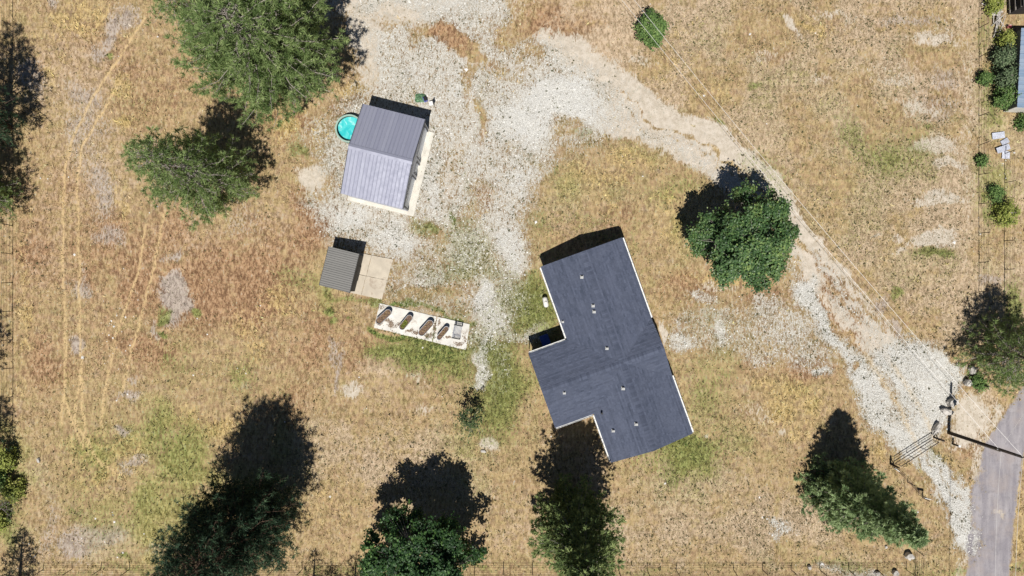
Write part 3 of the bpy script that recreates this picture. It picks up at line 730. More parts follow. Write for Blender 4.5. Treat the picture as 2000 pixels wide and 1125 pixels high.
# places where nothing grows (roofs, slabs) given as plan polygons in survey units
KEEP = [[(705, 225), (838, 258), (800, 418), (665, 385)], [(652, 482), (712, 497), (690, 575), (630, 560)],
        [(711, 494), (769, 507), (746, 586), (686, 573)], [(740, 591), (919, 633), (911, 685), (729, 641)],
        [(1050, 522), (1210, 462), (1345, 842), (1186, 898)], [(1034, 690), (1104, 664), (1158, 808), (1086, 832)]]


def scatter(dens, count, seed, x0=X0, x1=X1, y0=Y0, y1=Y1):
    r = np.random.RandomState(seed)
    m = int(count * 3.2)
    px, py = [], []
    got = 0
    for _ in range(10):
        qx = r.uniform(x0, x1, m); qy = r.uniform(y0, y1, m)
        k = r.uniform(0, 1, m) < at(dens, qx, qy)
        for kp in KEEP:
            k &= ~inside(kp, qx, qy)
        px.append(qx[k]); py.append(qy[k]); got += k.sum()
        if got >= count: break
    px = np.concatenate(px)[:count]; py = np.concatenate(py)[:count]
    return px, py, (px - 1000) / 20, (562.5 - py) / 20


def tufts(wx, wy, size, blades, seed, lean=0.7, width=0.25, zbase=-0.03):
    """fans of upright triangular blades; size (n,)"""
    r = np.random.RandomState(seed)
    nn = len(wx)
    c = np.repeat(np.stack([wx, wy, np.full(nn, zbase)], -1), blades, 0)
    s = np.repeat(size, blades) * r.uniform(0.6, 1.2, nn * blades)
    th = r.uniform(0, 2 * np.pi, nn * blades)
    d = np.stack([np.cos(th), np.sin(th), np.zeros_like(th)], -1)
    pz = np.stack([-np.sin(th), np.cos(th), np.zeros_like(th)], -1)
    ln = r.uniform(0.35, 1.0, nn * blades) * lean
    tip = c + d * (s * ln)[:, None]
    tip[:, 2] += s * (1.05 - 0.55 * ln)
    b0 = c + d * (s * 0.12)[:, None]
    wd = (s * width)[:, None]
    return np.stack([b0 - pz * wd, b0 + pz * wd, tip], 1)


cover = (1 - np.clip(tar * 1.3, 0, 1))
field = cover * np.clip(1 - gravel * 1.3, 0, 1) * np.clip(1 - sand * 1.1, 0.02, 1)
IN = dict(x0=-60, x1=2060, y0=-60, y1=1185)
# dry grass
px, py, wx, wy = scatter(np.clip(field * (0.55 + 0.25 * N_sm + 0.4 * straw), 0, 1), 60000, 11, **IN)
T = tufts(wx, wy, np.random.RandomState(1).gamma(4, 0.037, len(wx)).clip(.05, .36) * (1 + 0.5 * at(straw, px, py)), 4, 12, 0.95, 0.13)
rr_ = np.random.RandomState(2)
cb = np.tile(np.array([0.50, 0.385, 0.205]), (len(px), 1))
for m_, c_ in ((pale, (0.58, 0.45, 0.30)), (rust, (0.41, 0.250, 0.140)), (straw, (0.62, 0.47, 0.21)), (olive, (0.37, 0.335, 0.125)), (grey, (0.46, 0.39, 0.32)), (green, (0.22, 0.24, 0.07))):
    f_ = np.clip(at(m_, px, py) * 1.1 + 0.16 * rr_.randn(len(px)), 0, 1)[:, None]
    cb = cb * (1 - f_) + np.array(c_) * f_
cb = np.repeat(cb * np.exp(0.22 * rr_.randn(len(px)))[:, None], 4, 0).clip(0.02, 0.75)
tag(link('dry_grass', tri_soup_rgb('dry_grass', T, M['dry_rgb'], cb)), 'short sun-bleached dry grass over the fields', 'grass', kind='stuff')
# low weeds: dark specks in the gravel, olive tufts over the mown field to the east, green round the slabs
east = np.clip((PX - 1000) / 300, 0, 1) * np.clip(0.5 + 0.5 * N_mid, 0, 1)
wd = cover * (np.clip(gravel * 1.2 - 0.2, 0, 1) * np.clip(0.10 + 0.13 * N_w1 + 0.10 * N_sm, 0.03, 1) + field * (0.03 + 0.36 * speck) * np.clip(0.6 + 0.45 * N_sm, 0, 1.2) + 0.95 * green * green)
px, py, wx, wy = scatter(np.clip(wd, 0, 1), 40000, 21, **IN)
r_ = np.random.RandomState(3)
sz = r_.gamma(3.0, 0.024, len(wx)).clip(0.03, 0.22) * (1 + 0.4 * at(green, px, py))
T = tufts(wx, wy, sz, 6, 22, 0.95, 0.30)
gg = at(green, px, py)
tn = np.repeat(np.clip(0.12 + 0.28 * r_.rand(len(px)) + 0.95 * gg * r_.uniform(0.4, 1, len(px)), 0, 1), 6)
tag(link('weeds', tri_soup('weeds', T, M['weed'], tn)), 'small olive weeds dotted through the gravel and the field', 'weeds', kind='stuff')
# loose gravel
px, py, wx, wy = scatter(np.clip((gravel - 0.25) * 1.3, 0, 1), 34000, 31, **IN)
r_ = np.random.RandomState(4)
nn = len(wx)
octa = np.array([(1, 0, 0), (0, 1, 0), (-1, 0, 0), (0, -1, 0), (0, 0, 0.8), (0, 0, -0.5)], float)
of = np.array([(0, 1, 4), (1, 2, 4), (2, 3, 4), (3, 0, 4)])


def stones(wx, wy, s, seed, zb=-0.02):
    r = np.random.RandomState(seed)
    nn = len(wx)
    V = octa[None] * (s[:, None, None] * r.uniform(0.6, 1.3, (nn, 6, 1)))
    th = r.uniform(0, 6.28, nn)
    c, sn = np.cos(th)[:, None], np.sin(th)[:, None]
    X = V[..., 0] * c - V[..., 1] * sn + wx[:, None]; Y = V[..., 0] * sn + V[..., 1] * c + wy[:, None]
    V = np.stack([X, Y, V[..., 2] + zb], -1).reshape(-1, 3)
    F = (of[None] + 6 * np.arange(nn)[:, None, None]).reshape(-1, 3)
    return V, F


V, F = stones(wx, wy, r_.gamma(4, 0.009, nn).clip(0.02, 0.10), 32)
tag(link('gravel', np_mesh('gravel', V, F, M['stone'], np.repeat(np.clip(0.6 + 0.25 * r_.randn(nn), 0, 1), 6))),
    'loose pale gravel stones of the yard and drive', 'gravel', kind='stuff')
# white field stones and chalky litter
wden = blank()
for b in [(225, 640, 40, 60, 0.25), (150, 672, 20, 30, 0.3), (1962, 335, 14, 30, 0.9), (1955, 370, 8, 16, 0.5), (1915, 440, 10, 30, 0.5), (222, 1020, 10, 18, 0.6), (200, 830, 10, 8, 0.3), (370, 730, 40, 30, 0.2), (470, 715, 20, 10, 0.4), (190, 1065, 40, 20, 0.3),
          (215, 714, 6, 10, 0.6), (195, 440, 20, 30, 0.1), (1700, 1118, 130, 12, 0.3), (1530, 1030, 24, 20, 0.5), (50, 1080, 30, 30, 0.3)]:
    blob(wden, *b)
px, py, wx, wy = scatter(np.clip(wden + 0.004, 0, 1), 900, 41, **IN)
V, F = stones(wx, wy, np.random.RandomState(5).gamma(3, 0.022, len(wx)).clip(0.03, 0.2), 42)
tag(link('white_stones', np_mesh('white_stones', V, F, M['white_stone'], np.repeat(np.random.RandomState(6).rand(len(wx)), 6))),
    'scattered small white stones and chalky litter', 'stones', kind='stuff')


# ------------------------------------------------------------------ house
def basis_plane(pts, eave_dir):
    p0 = Vector(pts[0])
    nrm = (Vector(pts[1]) - p0).cross(Vector(pts[2]) - p0)
    if nrm.length < 1e-6: nrm = (Vector(pts[1]) - p0).cross(Vector(pts[3]) - p0)
    nrm.normalize()
    if nrm.z < 0: nrm = -nrm
    a = Vector(eave_dir).normalized()
    b = nrm.cross(a).normalized()
    if b.z < 0: b = -b; a = -a
    return p0, a, b, nrm


def clip(sub, cl):
    """convex clip of 2-D polygon sub by convex ccw polygon cl"""
    out = sub
    for i in range(len(cl)):
        ax, ay = cl[i]; bx, by = cl[(i + 1) % len(cl)]
        side = lambda p: (bx - ax) * (p[1] - ay) - (by - ay) * (p[0] - ax)
        inp, out = out, []
        for j in range(len(inp)):
            p, q = inp[j], inp[(j + 1) % len(inp)]
            sp_, sq = side(p), side(q)
            if sp_ >= 0: out.append(p)
            if (sp_ >= 0) != (sq >= 0):
                t = sp_ / (sp_ - sq)
                out.append((p[0] + t * (q[0] - p[0]), p[1] + t * (q[1] - p[1])))
        if len(out) < 3: return []
    return out


HZ, RZ = 2.60, 3.65
house = thing('house', 'low white-trimmed house with dark slate-blue shingled T-shaped roof', 'house', (9.83, -5.82, 0), math.radians(19.8))
J = (0, -1.15, RZ)
PL = [([(-4.07, 9.78, HZ), (-4.07, 2.5, HZ), J, (0, 9.78, RZ)], (0, 1, 0)),
      ([(-4.07, -9.78, HZ), (0, -9.78, RZ), J, (-4.07, -4.92, HZ)], (0, 1, 0)),
      ([(4.07, 9.78, HZ), (0, 9.78, RZ), J, (4.07, 1.75, HZ)], (0, 1, 0)),
      ([(4.07, -9.78, HZ), (4.07, -4.05, HZ), J, (0, -9.78, RZ)], (0, 1, 0)),
      ([(-7.92, 2.5, HZ), (-7.92, -1.15, RZ), J, (-4.07, 2.5, HZ)], (1, 0, 0)),
      ([(-7.92, -4.92, HZ), (-4.07, -4.92, HZ), J, (-7.92, -1.15, RZ)], (1, 0, 0)),
      ([J, (4.07, -1.15, RZ), (4.07, 1.75, HZ)], (1, 0, 0)),
      ([J, (4.07, -4.05, HZ), (4.07, -1.15, RZ)], (1, 0, 0))]
deck = MB(); sv, sf_, stint = [], [], []
rs = random.Random(5)
for pts, ed in PL:
    nP = len(pts)
    deck.add([(p[0], p[1], p[2] - 0.006) for p in pts] + [(p[0], p[1], p[2] - 0.17) for p in pts],
             [tuple(range(nP)), tuple(range(2 * nP - 1, nP - 1, -1))] + [(i, i + nP, (i + 1) % nP + nP, (i + 1) % nP) for i in range(nP)])
    p0, a, b, nr = basis_plane(pts, ed)
    q = [((Vector(p) - p0).dot(a), (Vector(p) - p0).dot(b)) for p in pts]
    area = sum(q[i][0] * q[(i + 1) % nP][1] - q[(i + 1) % nP][0] * q[i][1] for i in range(nP))
    if area < 0: q.reverse()
    ylo, yhi = min(p[1] for p in q), max(p[1] for p in q)
    xlo, xhi = min(p[0] for p in q), max(p[0] for p in q)
    y = ylo
    while y < yhi:
        crs = rs.random()
        x = xlo - rs.uniform(0, 0.33)
        while x < xhi:
            wdt = rs.uniform(0.20, 0.42)
            cq = clip([(x, y), (x + wdt - 0.008, y), (x + wdt - 0.008, y + 0.165), (x, y + 0.165)], q)
            if cq:
                lift = rs.choice((0.020, 0.028, 0.042)); tt = 0.5 * rs.random() + 0.5 * crs
                o = len(sv)
                for cx, cy in cq:
                    h = 0.004 + lift * max(0.0, 1 - (cy - y) / 0.165)
                    sv.append(p0 + a * cx + b * cy + nr * h); stint.append(tt)
                k = len(cq)
                for cx, cy in cq:
                    sv.append(p0 + a * cx + b * cy + nr * -0.004); stint.append(tt * 0.5)
                sf_.append(tuple(range(o, o + k)))
                for i in range(k):
                    i2 = (i + 1) % k
                    if abs(cq[i][1] - y) < 1e-4 and abs(cq[i2][1] - y) < 1e-4:
                        sf_.append((o + i, o + k + i, o + k + i2, o + i2))
            x += wdt
        y += 0.150
deck.build('roof', M['dark_trim'], house)
me = bpy.data.meshes.new('shingle')
me.from_pydata([tuple(p) for p in sv], [], sf_)
at_ = me.attributes.new('tint', 'FLOAT', 'POINT'); at_.data.foreach_set('value', np.array(stint, np.float32))
me.materials.append(M['shingle']); me.update()
tag(link('shingle', me, house), kind='stuff')
# ridge caps
mb = MB(); tints = []


def ridge_caps(p, q, drop):
    p, q = Vector(p), Vector(q)
    d = (q - p); L = d.length; d.normalize()
    sd = Vector((-d.y, d.x, 0)).normalized()
    k = int(L / 0.15)
    for i in range(k):
        a0 = p + d * (i * L / k); a1 = p + d * ((i + 1) * L / k + 0.02)
        wv = 0.26 + rs.uniform(-.01, .01)
        up0, up1 = 0.06, 0.025
        V = []
        for c, up in ((a0, up0), (a1, up1)):
            for s_ in (-1, 0, 1):
                V.append(c + sd * (s_ * wv) + Vector((0, 0, up - (drop * wv if s_ else 0))))
        mb.add(V + [v - Vector((0, 0, 0.03)) for v in V[:3]], [(0, 1, 4, 3), (1, 2, 5, 4), (0, 6, 7, 1), (1, 7, 8, 2)])
        tints.extend([rs.choice((0.25, 0.5, 0.8))] * 9)


ridge_caps((0, 9.78, RZ), (0, -1.0, RZ), 0.258)
ridge_caps((0, -9.78, RZ), (0, -1.3, RZ), 0.258)
ridge_caps((-7.92, -1.15, RZ), (-0.2, -1.15, RZ), 0.287)
ridge_caps((4.07, -1.15, RZ), (0.2, -1.15, RZ), 0.36)
rc = mb.build('ridge_cap', M['shingle'], house)
rc['kind'] = 'stuff'
at_ = rc.data.attributes.new('tint', 'FLOAT', 'POINT')
at_.data.foreach_set('value', np.array((tints + [0.5] * len(rc.data.vertices))[:len(rc.data.vertices)], np.float32))
# walls
mb = MB()
fp = [(-3.72, 9.5), (-3.72, 2.2), (-7.6, 2.2), (-7.6, -4.6), (-3.72, -4.6), (-3.72, -9.5), (3.72, -9.5), (3.72, 9.5)]
mb.prism(fp, -0.05, HZ - 0.1)
kk = (RZ - HZ) / 4.07
for y_ in (9.5, -9.5):
    s_ = -0.12 if y_ > 0 else 0.12
    mb.add([(-3.72, y_, HZ - 0.12), (3.72, y_, HZ - 0.12), (0, y_, RZ - 0.2), (-3.72, y_ + s_, HZ - 0.12), (3.72, y_ + s_, HZ - 0.12), (0, y_ + s_, RZ - 0.2)],
           [(0, 1, 2), (5, 4, 3), (0, 2, 5, 3), (1, 4, 5, 2)])
mb.add([(-7.6, 2.2, HZ - 0.12), (-7.6, -4.6, HZ - 0.12), (-7.6, -1.15, RZ - 0.2), (-7.48, 2.2, HZ - 0.12), (-7.48, -4.6, HZ - 0.12), (-7.48, -1.15, RZ - 0.2)],
       [(0, 1, 2), (5, 4, 3), (0, 2, 5, 3), (1, 4, 5, 2)])
mb.add([(3.72, 1.5, HZ - 0.12), (3.72, -3.8, HZ - 0.12), (3.72, -1.15, RZ - 0.2), (3.6, 1.5, HZ - 0.12), (3.6, -3.8, HZ - 0.12), (3.6, -1.15, RZ - 0.2)],
       [(0, 1, 2), (5, 4, 3), (0, 2, 5, 3), (1, 4, 5, 2)])
mb.build('wall', M['siding'], house)


def opening(par, c, nrm, wd, ht, kind, fm_=None):
    """window or door on a wall: c = centre on the wall face, nrm = outward 2-D normal"""
    nx_, ny_ = nrm
    rz = math.atan2(ny_, nx_)
    R = Matrix.Rotation(rz, 3, 'Z')
    fr = MB()
    for dy, dz, sy, sz in ((0, ht / 2, wd + .12, .08), (0, -ht / 2, wd + .12, .08), (wd / 2, 0, .08, ht - .08), (-wd / 2, 0, .08, ht - .08)):
        fr.box(Vector(c) + R @ Vector((0.02, dy, dz)), (0.08, sy, sz), m=R)
    o = fr.build(kind, fm_ or M['white_trim'], par)
    pn = MB().box(Vector(c) + R @ Vector((0.012, 0, 0)), (0.04, wd - .08, ht - .08), m=R)
    pn.build('pane' if kind == 'window' else 'door_leaf', M['glass'] if kind == 'window' else M['white_trim'], o)
    if kind == 'door':
        MB().box(Vector(c) + R @ Vector((0.06, wd * .36, -0.05)), (0.06, .04, .12), m=R).build('handle', M['black_metal'], o)
    return o


for c, nm in [((-3.72, 7.6, 1.55), (-1, 0)), ((-3.72, 4.6, 1.55), (-1, 0)), ((-3.72, -7.2, 1.5), (-1, 0)), ((3.72, 7.2, 1.5), (1, 0)), ((3.72, 4.0, 1.5), (1, 0)),
              ((3.72, -6.4, 1.5), (1, 0)), ((-7.6, -0.2, 1.5), (-1, 0)), ((-7.6, -3.2, 1.5), (-1, 0)), ((0.9, 9.5, 1.5), (0, 1)), ((0, -9.5, 1.5), (0, -1))]:
    opening(house, c, nm, 1.3, 1.1, 'window')
opening(house, (-5.0, 2.2, 1.1), (0, 1), 0.95, 2.0, 'door')
opening(house, (3.72, -1.15, 1.1), (1, 0), 1.0, 2.0, 'door')
opening(house, (-6.6, 2.2, 1.55), (0, 1), 0.9, 1.0, 'window')


def gutter(p, q, out):
    p, q = Vector(p), Vector(q)
    o = Vector(out) * 0.075
    rz = math.atan2((q - p).y, (q - p).x)
    g = MB()
    L = (q - p).length
    c = (p + q) / 2 + o
    g.box(c + Vector((0, 0, -0.11)), (L, 0.11, 0.02), rz)
    lat = Vector((-math.sin(rz), math.cos(rz), 0)) * 0.055
    g.box(c + lat + Vector((0, 0, -0.05)), (L, 0.018, 0.12), rz)
    g.box(c - lat + Vector((0, 0, -0.05)), (L, 0.018, 0.12), rz)
    gt = g.build('gutter', M['white_trim'], house)
    k = max(2, int(L / 0.9))
    for i in range(k):
        MB().box(p + (q - p) * ((i + .5) / k) + o + Vector((0, 0, 0.005)), (0.03, 0.13, 0.012), rz).build('gutter_strap', M['white_trim'], gt)
    MB().box(q + o * 0.6 + Vector((0, 0, -1.3)) - (q - p).normalized() * 0.1, (0.07, 0.07, 2.3), rz).build('downspout', M['white_trim'], house)


gutter((-4.07, 9.7, HZ), (-4.07, 2.66, HZ), (-1, 0, 0))
gutter((-4.2, 2.5, HZ), (-7.85, 2.5, HZ), (0, 1, 0))
gutter((-4.2, -4.92, HZ), (-7.85, -4.92, HZ), (0, -1, 0))
gutter((-4.07, -5.05, HZ), (-4.07, -9.7, HZ), (-1, 0, 0))
gutter((4.07, 1.75, HZ), (4.07, 9.7, HZ), (1, 0, 0))
gutter((4.07, -4.05, HZ), (4.07, -9.7, HZ), (1, 0, 0))
# roof vents (white hoods, north-side shade added as black block) and plumbing stacks
vent_me = MB().box((0, 0, 0.05), (0.34, 0.34, 0.05)).box((0, -0.02, 0.17), (0.26, 0.2, 0.22)).mesh('roof_vent', M['vent_paint'])
shade_me = MB().box((0, 0, 0), (0.24, 0.06, 0.17)).mesh('vent_shade', M['black_metal'])
hi = house.matrix_basis.inverted() if False else Matrix.Rotation(-math.radians(19.8), 3, 'Z')
for px_, py_, s_ in [(1136, 541, 1), (1158, 597, 1), (1160, 608.5, 1), (1100, 629, 0.8), (1185, 680, 1), (1216.5, 758, 1.1), (1102, 767, 0.9), (1242, 827.5, 1.1), (1199, 843, 1)]:
    g_ = G(px_, py_, 3.35)
    l = hi @ Vector((g_[0] - 9.83, g_[1] + 5.82, 0))
    if l.x < -4.07:
        z_ = RZ - abs(l.y + 1.15) * (RZ - HZ) / 3.71
    else:
        z_ = RZ - abs(l.x) * kk
        if abs(l.y + 1.15) < 3.7 and l.x < 0: z_ = max(z_, RZ - abs(l.y + 1.15) * (RZ - HZ) / 3.71)
    v_ = link('roof_vent', vent_me, house, (l.x, l.y, z_), (0, 0, -math.radians(19.8)))
    v_.scale = (s_ * .88, s_ * .88, .9)
    link('vent_shade', shade_me, v_, (0, 0.105, 0.175))
g_ = G(1176, 808, 3.2)
l = hi @ Vector((g_[0] - 9.83, g_[1] + 5.82, 0))
MB().tube([(l.x, l.y, RZ - abs(l.x) * kk - .05), (l.x, l.y, RZ - abs(l.x) * kk + 0.45)], 0.09, 10).build('vent_pipe', M['black_metal'], house)

# propane tank beside the west wall
g_ = G(1065.5, 590, 0.5)
tk = thing('propane_tank', 'white propane tank on short feet beside the west wall of the house', 'tank', (g_[0], g_[1], 0), math.radians(19.8 + 90 - 8))
prof = [(0.001, -0.52), (0.10, -0.51), (0.19, -0.45), (0.245, -0.36), (0.25, 0.36), (0.19, 0.45), (0.10, 0.51), (0.001, 0.52)]
V = []; F = []
sides = 18
mbt = MB()
mbt.lathe(prof, sides)
mbt.v = [(z, x, y + 0.48) for x, y, z in mbt.v]
mbt.build('tank_body', M['tank_white'], tk, smooth=True)
MB().lathe([(0.001, 0.86), (0.07, 0.85), (0.10, 0.80), (0.10, 0.70)], 14).build('valve_cover', M['tank_white'], tk, smooth=True)
for x_ in (-0.28, 0.28):
    MB().box((x_, 0, 0.13), (0.08, 0.34, 0.26)).build('foot', M['tank_white'], tk)
MB().tube([(0, 0, 0.75), (-0.1, -0.5, 0.2), (-0.15, -0.85, 0.25)], 0.02, 6).build('supply_pipe', M['black_metal'], tk)

# blue box in the shade north of the wing
g_ = G(1065, 665, 0.7)
bxo = thing('storage_box', 'blue storage box in the shade of the house wing, by the door', 'box', (g_[0], g_[1], 0), math.radians(19.8))
MB().box((0, 0, 0.33), (0.80, 1.05, 0.62)).build('box_body', M['blue'], bxo, bevel=0.02)
MB().box((0, 0, 0.675), (0.86, 1.11, 0.06)).build('lid', M['blue'], bxo, bevel=0.015)

# ------------------------------------------------------------------ workshop with metal roof
SR = -math.radians(14.06)
shop = thing('workshop', 'grey two-bay workshop with lilac-grey ribbed metal gable roof', 'workshop', (-11.93, 12.165, 0), SR)
EZ, KZ, HX, HY = 3.55, 4.75, 2.95, 4.22
mb = MB()
mb.box((-HX + 0.14, 0, EZ / 2 - 0.06), (0.14, 2 * HY - 0.2, EZ - 0.06))
mb.box((0.0, HY - 0.17, EZ / 2 - 0.06), (2 * HX - 0.3, 0.14, EZ - 0.06))
mb.box((0.0, -HY + 0.17, EZ / 2 - 0.06), (2 * HX - 0.3, 0.14, EZ - 0.06))
ex = HX - 0.14
bays = [(-3.88, -0.98, 2.75), (-0.50, 0.48, 2.15), (0.95, 3.85, 2.75)]
ys = [-HY + 0.1] + [v for b_ in bays for v in b_[:2]] + [HY - 0.1]
for i in range(0, len(ys), 2):
    mb.box((ex, (ys[i] + ys[i + 1]) / 2, 1.375), (0.16, ys[i + 1] - ys[i], 2.75))
mb.box((ex, (bays[1][0] + bays[1][1]) / 2, 2.45), (0.16, bays[1][1] - bays[1][0], 0.60))
sl = (KZ - EZ) / HY
for x_ in (ex, -HX + 0.14):
    h0 = 2.751 if x_ > 0 else EZ - 0.1
    mb.add([(x_ + d_, y_, z_) for d_ in (-0.08, 0.08) for y_, z_ in ((-HY + 0.1, h0), (HY - 0.1, h0), (HY - 0.1, EZ - 0.06), (0, KZ - 0.09), (-HY + 0.1, EZ - 0.06))],
           [(4, 3, 2, 1, 0), (5, 6, 7, 8, 9), (0, 1, 6, 5), (1, 2, 7, 6), (2, 3, 8, 7), (3, 4, 9, 8), (4, 0, 5, 9)])
mb.build('wall', M['shop_siding'], shop)
for y0_, y1_, h_ in bays:
    nm = 'garage_door' if y1_ - y0_ > 2 else 'door'
    d_ = MB()
    for yy in (y0_ - 0.06, y1_ + 0.06):
        d_.box((ex + 0.06, yy, h_ / 2), (0.07, 0.14, h_ + .1))
    d_.box((ex + 0.06, (y0_ + y1_) / 2, h_ + 0.08), (0.07, y1_ - y0_ + .26, 0.14))
    fo = d_.build(nm, M['dark_trim'], shop)
    if nm == 'garage_door':
        for k in range(5):
            hh = h_ / 5
            MB().box((ex - 0.04, (y0_ + y1_) / 2, hh * (k + .5)), (0.06, y1_ - y0_, hh - 0.025)).build('door_section', M['door_white'], fo)
    else:
        MB().box((ex - 0.06, (y0_ + y1_) / 2, h_ / 2), (0.06, y1_ - y0_ - .02, h_)).build('door_leaf', M['door_white'], fo)
        MB().box((ex + 0.0, y0_ + .12, 1.0), (0.06, .06, .12)).build('handle', M['black_metal'], fo)
# roof panels, one strip between ribs
NP = 17
pw = 2 * HX / NP
L_ = math.hypot(HY + .05, (HY + .05) * sl)
rib = 0.045
for side in (1, -1):
    pm = MB()
    # local strip: x across, y up-slope (0 at eave), z normal
    pr = [(0, 0), (pw - 0.085, 0), (pw - 0.06, rib), (pw - 0.02, rib), (pw, 0)]
    segs = 6
    V = []; F = []
    for j in range(segs + 1):
        for x_, z_ in pr: V.append((x_, L_ * j / segs, z_ + 0.0))
    m_ = len(pr)
    for j in range(segs):
        for i in range(m_ - 1): F.append((j * m_ + i, j * m_ + i + 1, (j + 1) * m_ + i + 1, (j + 1) * m_ + i))
    o_ = len(V)
    V += [(0, 0, -0.05), (pw, 0, -0.05)]
    F.append((0, o_, o_ + 1, m_ - 1, m_ - 2, m_ - 3, 1))
    pm.add(V, F)
    me = pm.mesh('roof_panel', M['roof_metal'])
    ang = math.atan(sl)
    for i in range(NP):
        o = bpy.data.objects.new('roof_panel', me)
        COL.objects.link(o); o.parent = shop
        if side == 1:      # north slope: up-slope runs south
            o.location = (HX - i * pw, HY + 0.05, EZ - 0.05 * sl + 0.03)
            o.rotation_euler = Matrix(((-1, 0, 0), (0, -math.cos(ang), math.sin(ang) * 1), (0, math.sin(ang), math.cos(ang)))).to_euler()
        else:
            o.location = (-HX + i * pw, -HY - 0.05, EZ - 0.05 * sl + 0.03)
            o.rotation_euler = (ang, 0, 0)
mb = MB()
mb.add([(x_, y_, z_) for x_ in (-HX - .03, HX + .03) for y_, z_ in ((-0.24, KZ + 0.075 - 0.24 * sl), (0, KZ + 0.085), (0.24, KZ + 0.075 - 0.24 * sl))],
       [(0, 3, 4, 1), (1, 4, 5, 2)])
mb.build('ridge_cap', M['roof_metal'], shop)
for x_ in (-HX - 0.02, HX + 0.02):
    mb = MB()
    for s_ in (1, -1):
        mb.add([(x_ + d_, s_ * y_, z_) for d_ in (-0.03, 0.03) for y_, z_ in ((0, KZ + 0.06), (HY + .06, EZ + 0.045), (HY + .06, EZ - 0.15), (0, KZ - 0.14))],
               [(0, 1, 2, 3), (7, 6, 5, 4), (0, 4, 5, 1), (1, 5, 6, 2), (2, 6, 7, 3), (3, 7, 4, 0)])
    mb.build('rake_trim', M['dark_trim'], shop)
mb = MB()
mb.prism([(-HX + .02, -HY + .02), (HX - .02, -HY + .02), (HX - .02, HY - .02), (-HX + .02, HY - .02)], -0.1, 0.10)
mb.build('floor_slab', M['apron'], shop)
ap = MB()
ap.prism([(-HX - .22, -HY - .25), (HX + .55, -HY - .25), (HX + .55, HY - .25), (-HX - .22, HY - .25)], -0.12, 0.045)
apo = ap.build('concrete_apron', M['apron'], None, bevel=0.02)
apo.location = (-11.93, 12.165, 0); apo.rotation_euler = (0, 0, SR)
tag(apo, 'white concrete strip along the garage doors of the workshop', 'concrete apron', kind='structure')

# ------------------------------------------------------------------ pool
pool_c = (-15.72, 15.40)
pool = thing('above_ground_pool', 'round above-ground pool with turquoise water beside the workshop', 'pool', (*pool_c, 0))
MB().lathe([(1.27, 0.0), (1.29, 0.1), (1.29, 0.78)], 40).build('pool_wall', M['pool_wall'], pool, smooth=True)
MB().lathe([(1.27, 0.02), (1.24, 0.05), (1.24, 0.77)], 40).build('liner', M['pool_liner'], pool, smooth=True)
MB().lathe([(1.20, 0.77), (1.205, 0.81), (1.36, 0.81), (1.37, 0.77), (1.20, 0.765)], 40).build('rim', M['pool_rim'], pool, smooth=False)
mb = MB()
mb.add([(1.237 * math.cos(t_ * math.pi / 24), 1.237 * math.sin(t_ * math.pi / 24), 0.30) for t_ in range(48)], [tuple(range(48))])
mb.build('water', M['water'], pool)
up_me = MB().box((0, 0, 0.39), (0.05, 0.12, 0.78)).mesh('upright', M['pool_rim'])
for k in range(12):
    a_ = 2 * math.pi * (k + .5) / 12
    link('upright', up_me, pool, (1.32 * math.cos(a_), 1.32 * math.sin(a_), 0), (0, 0, a_))

# ------------------------------------------------------------------ garden shed
shed = thing('garden_shed', 'small grey-brown metal shed with ribbed single-slope roof', 'shed', (-16.27, 1.73, 0), -math.radians(13.9))
sx, sy = 1.52, 1.88
mb = MB()
mb.prism([(-sx + .1, -sy + .1), (sx - .12, -sy + .1), (sx - .12, sy - .1), (-sx + .1, sy - .1)], 0, [2.12, 2.56, 2.56, 2.12])
mb.build('wall', M['shed_wall'], shed)
NS = 18
pw = 2 * sy / NS
a_ = math.atan2(0.45, 2 * sx)
Ls = 2 * sx / math.cos(a_)
pm = MB()
pr = [(0, 0), (pw - 0.075, 0), (pw - 0.06, 0.05), (pw - 0.02, 0.05), (pw, 0)]
V = [(x_, y_, z_) for y_ in (0, Ls) for x_, z_ in pr] + [(0, 0, -.05), (pw, 0, -.05), (0, Ls, -.05), (pw, Ls, -.05)]
F = [(i, i + 1, 5 + i + 1, 5 + i) for i in range(4)] + [(0, 10, 11, 4, 3, 2, 1), (5, 6, 7, 8, 9, 13, 12)]
pm.add(V, F)
me = pm.mesh('roof_panel', M['shed_metal'])
for i in range(NS):
    o = bpy.data.objects.new('roof_panel', me); COL.objects.link(o); o.parent = shed
    o.location = (-sx, sy - i * pw, 2.22)
    # strip x runs south, y runs east and up
    R = Matrix(((0, math.cos(a_), -math.sin(a_)), (-1, 0, 0), (0, math.sin(a_), math.cos(a_))))
    o.rotation_euler = R.to_euler()
mb = MB()
mb.box((sx + 0.02, 0, 2.58), (0.05, 2 * sy + .04, 0.16)); mb.box((-sx - 0.02, 0, 2.15), (0.05, 2 * sy + .04, 0.14))
mb.build('fascia', M['shed_wall'], shed)
MB().box((sx - 0.10, 0.0, 1.05), (0.05, 1.4, 2.05)).build('door', M['shed_wall'], shed)

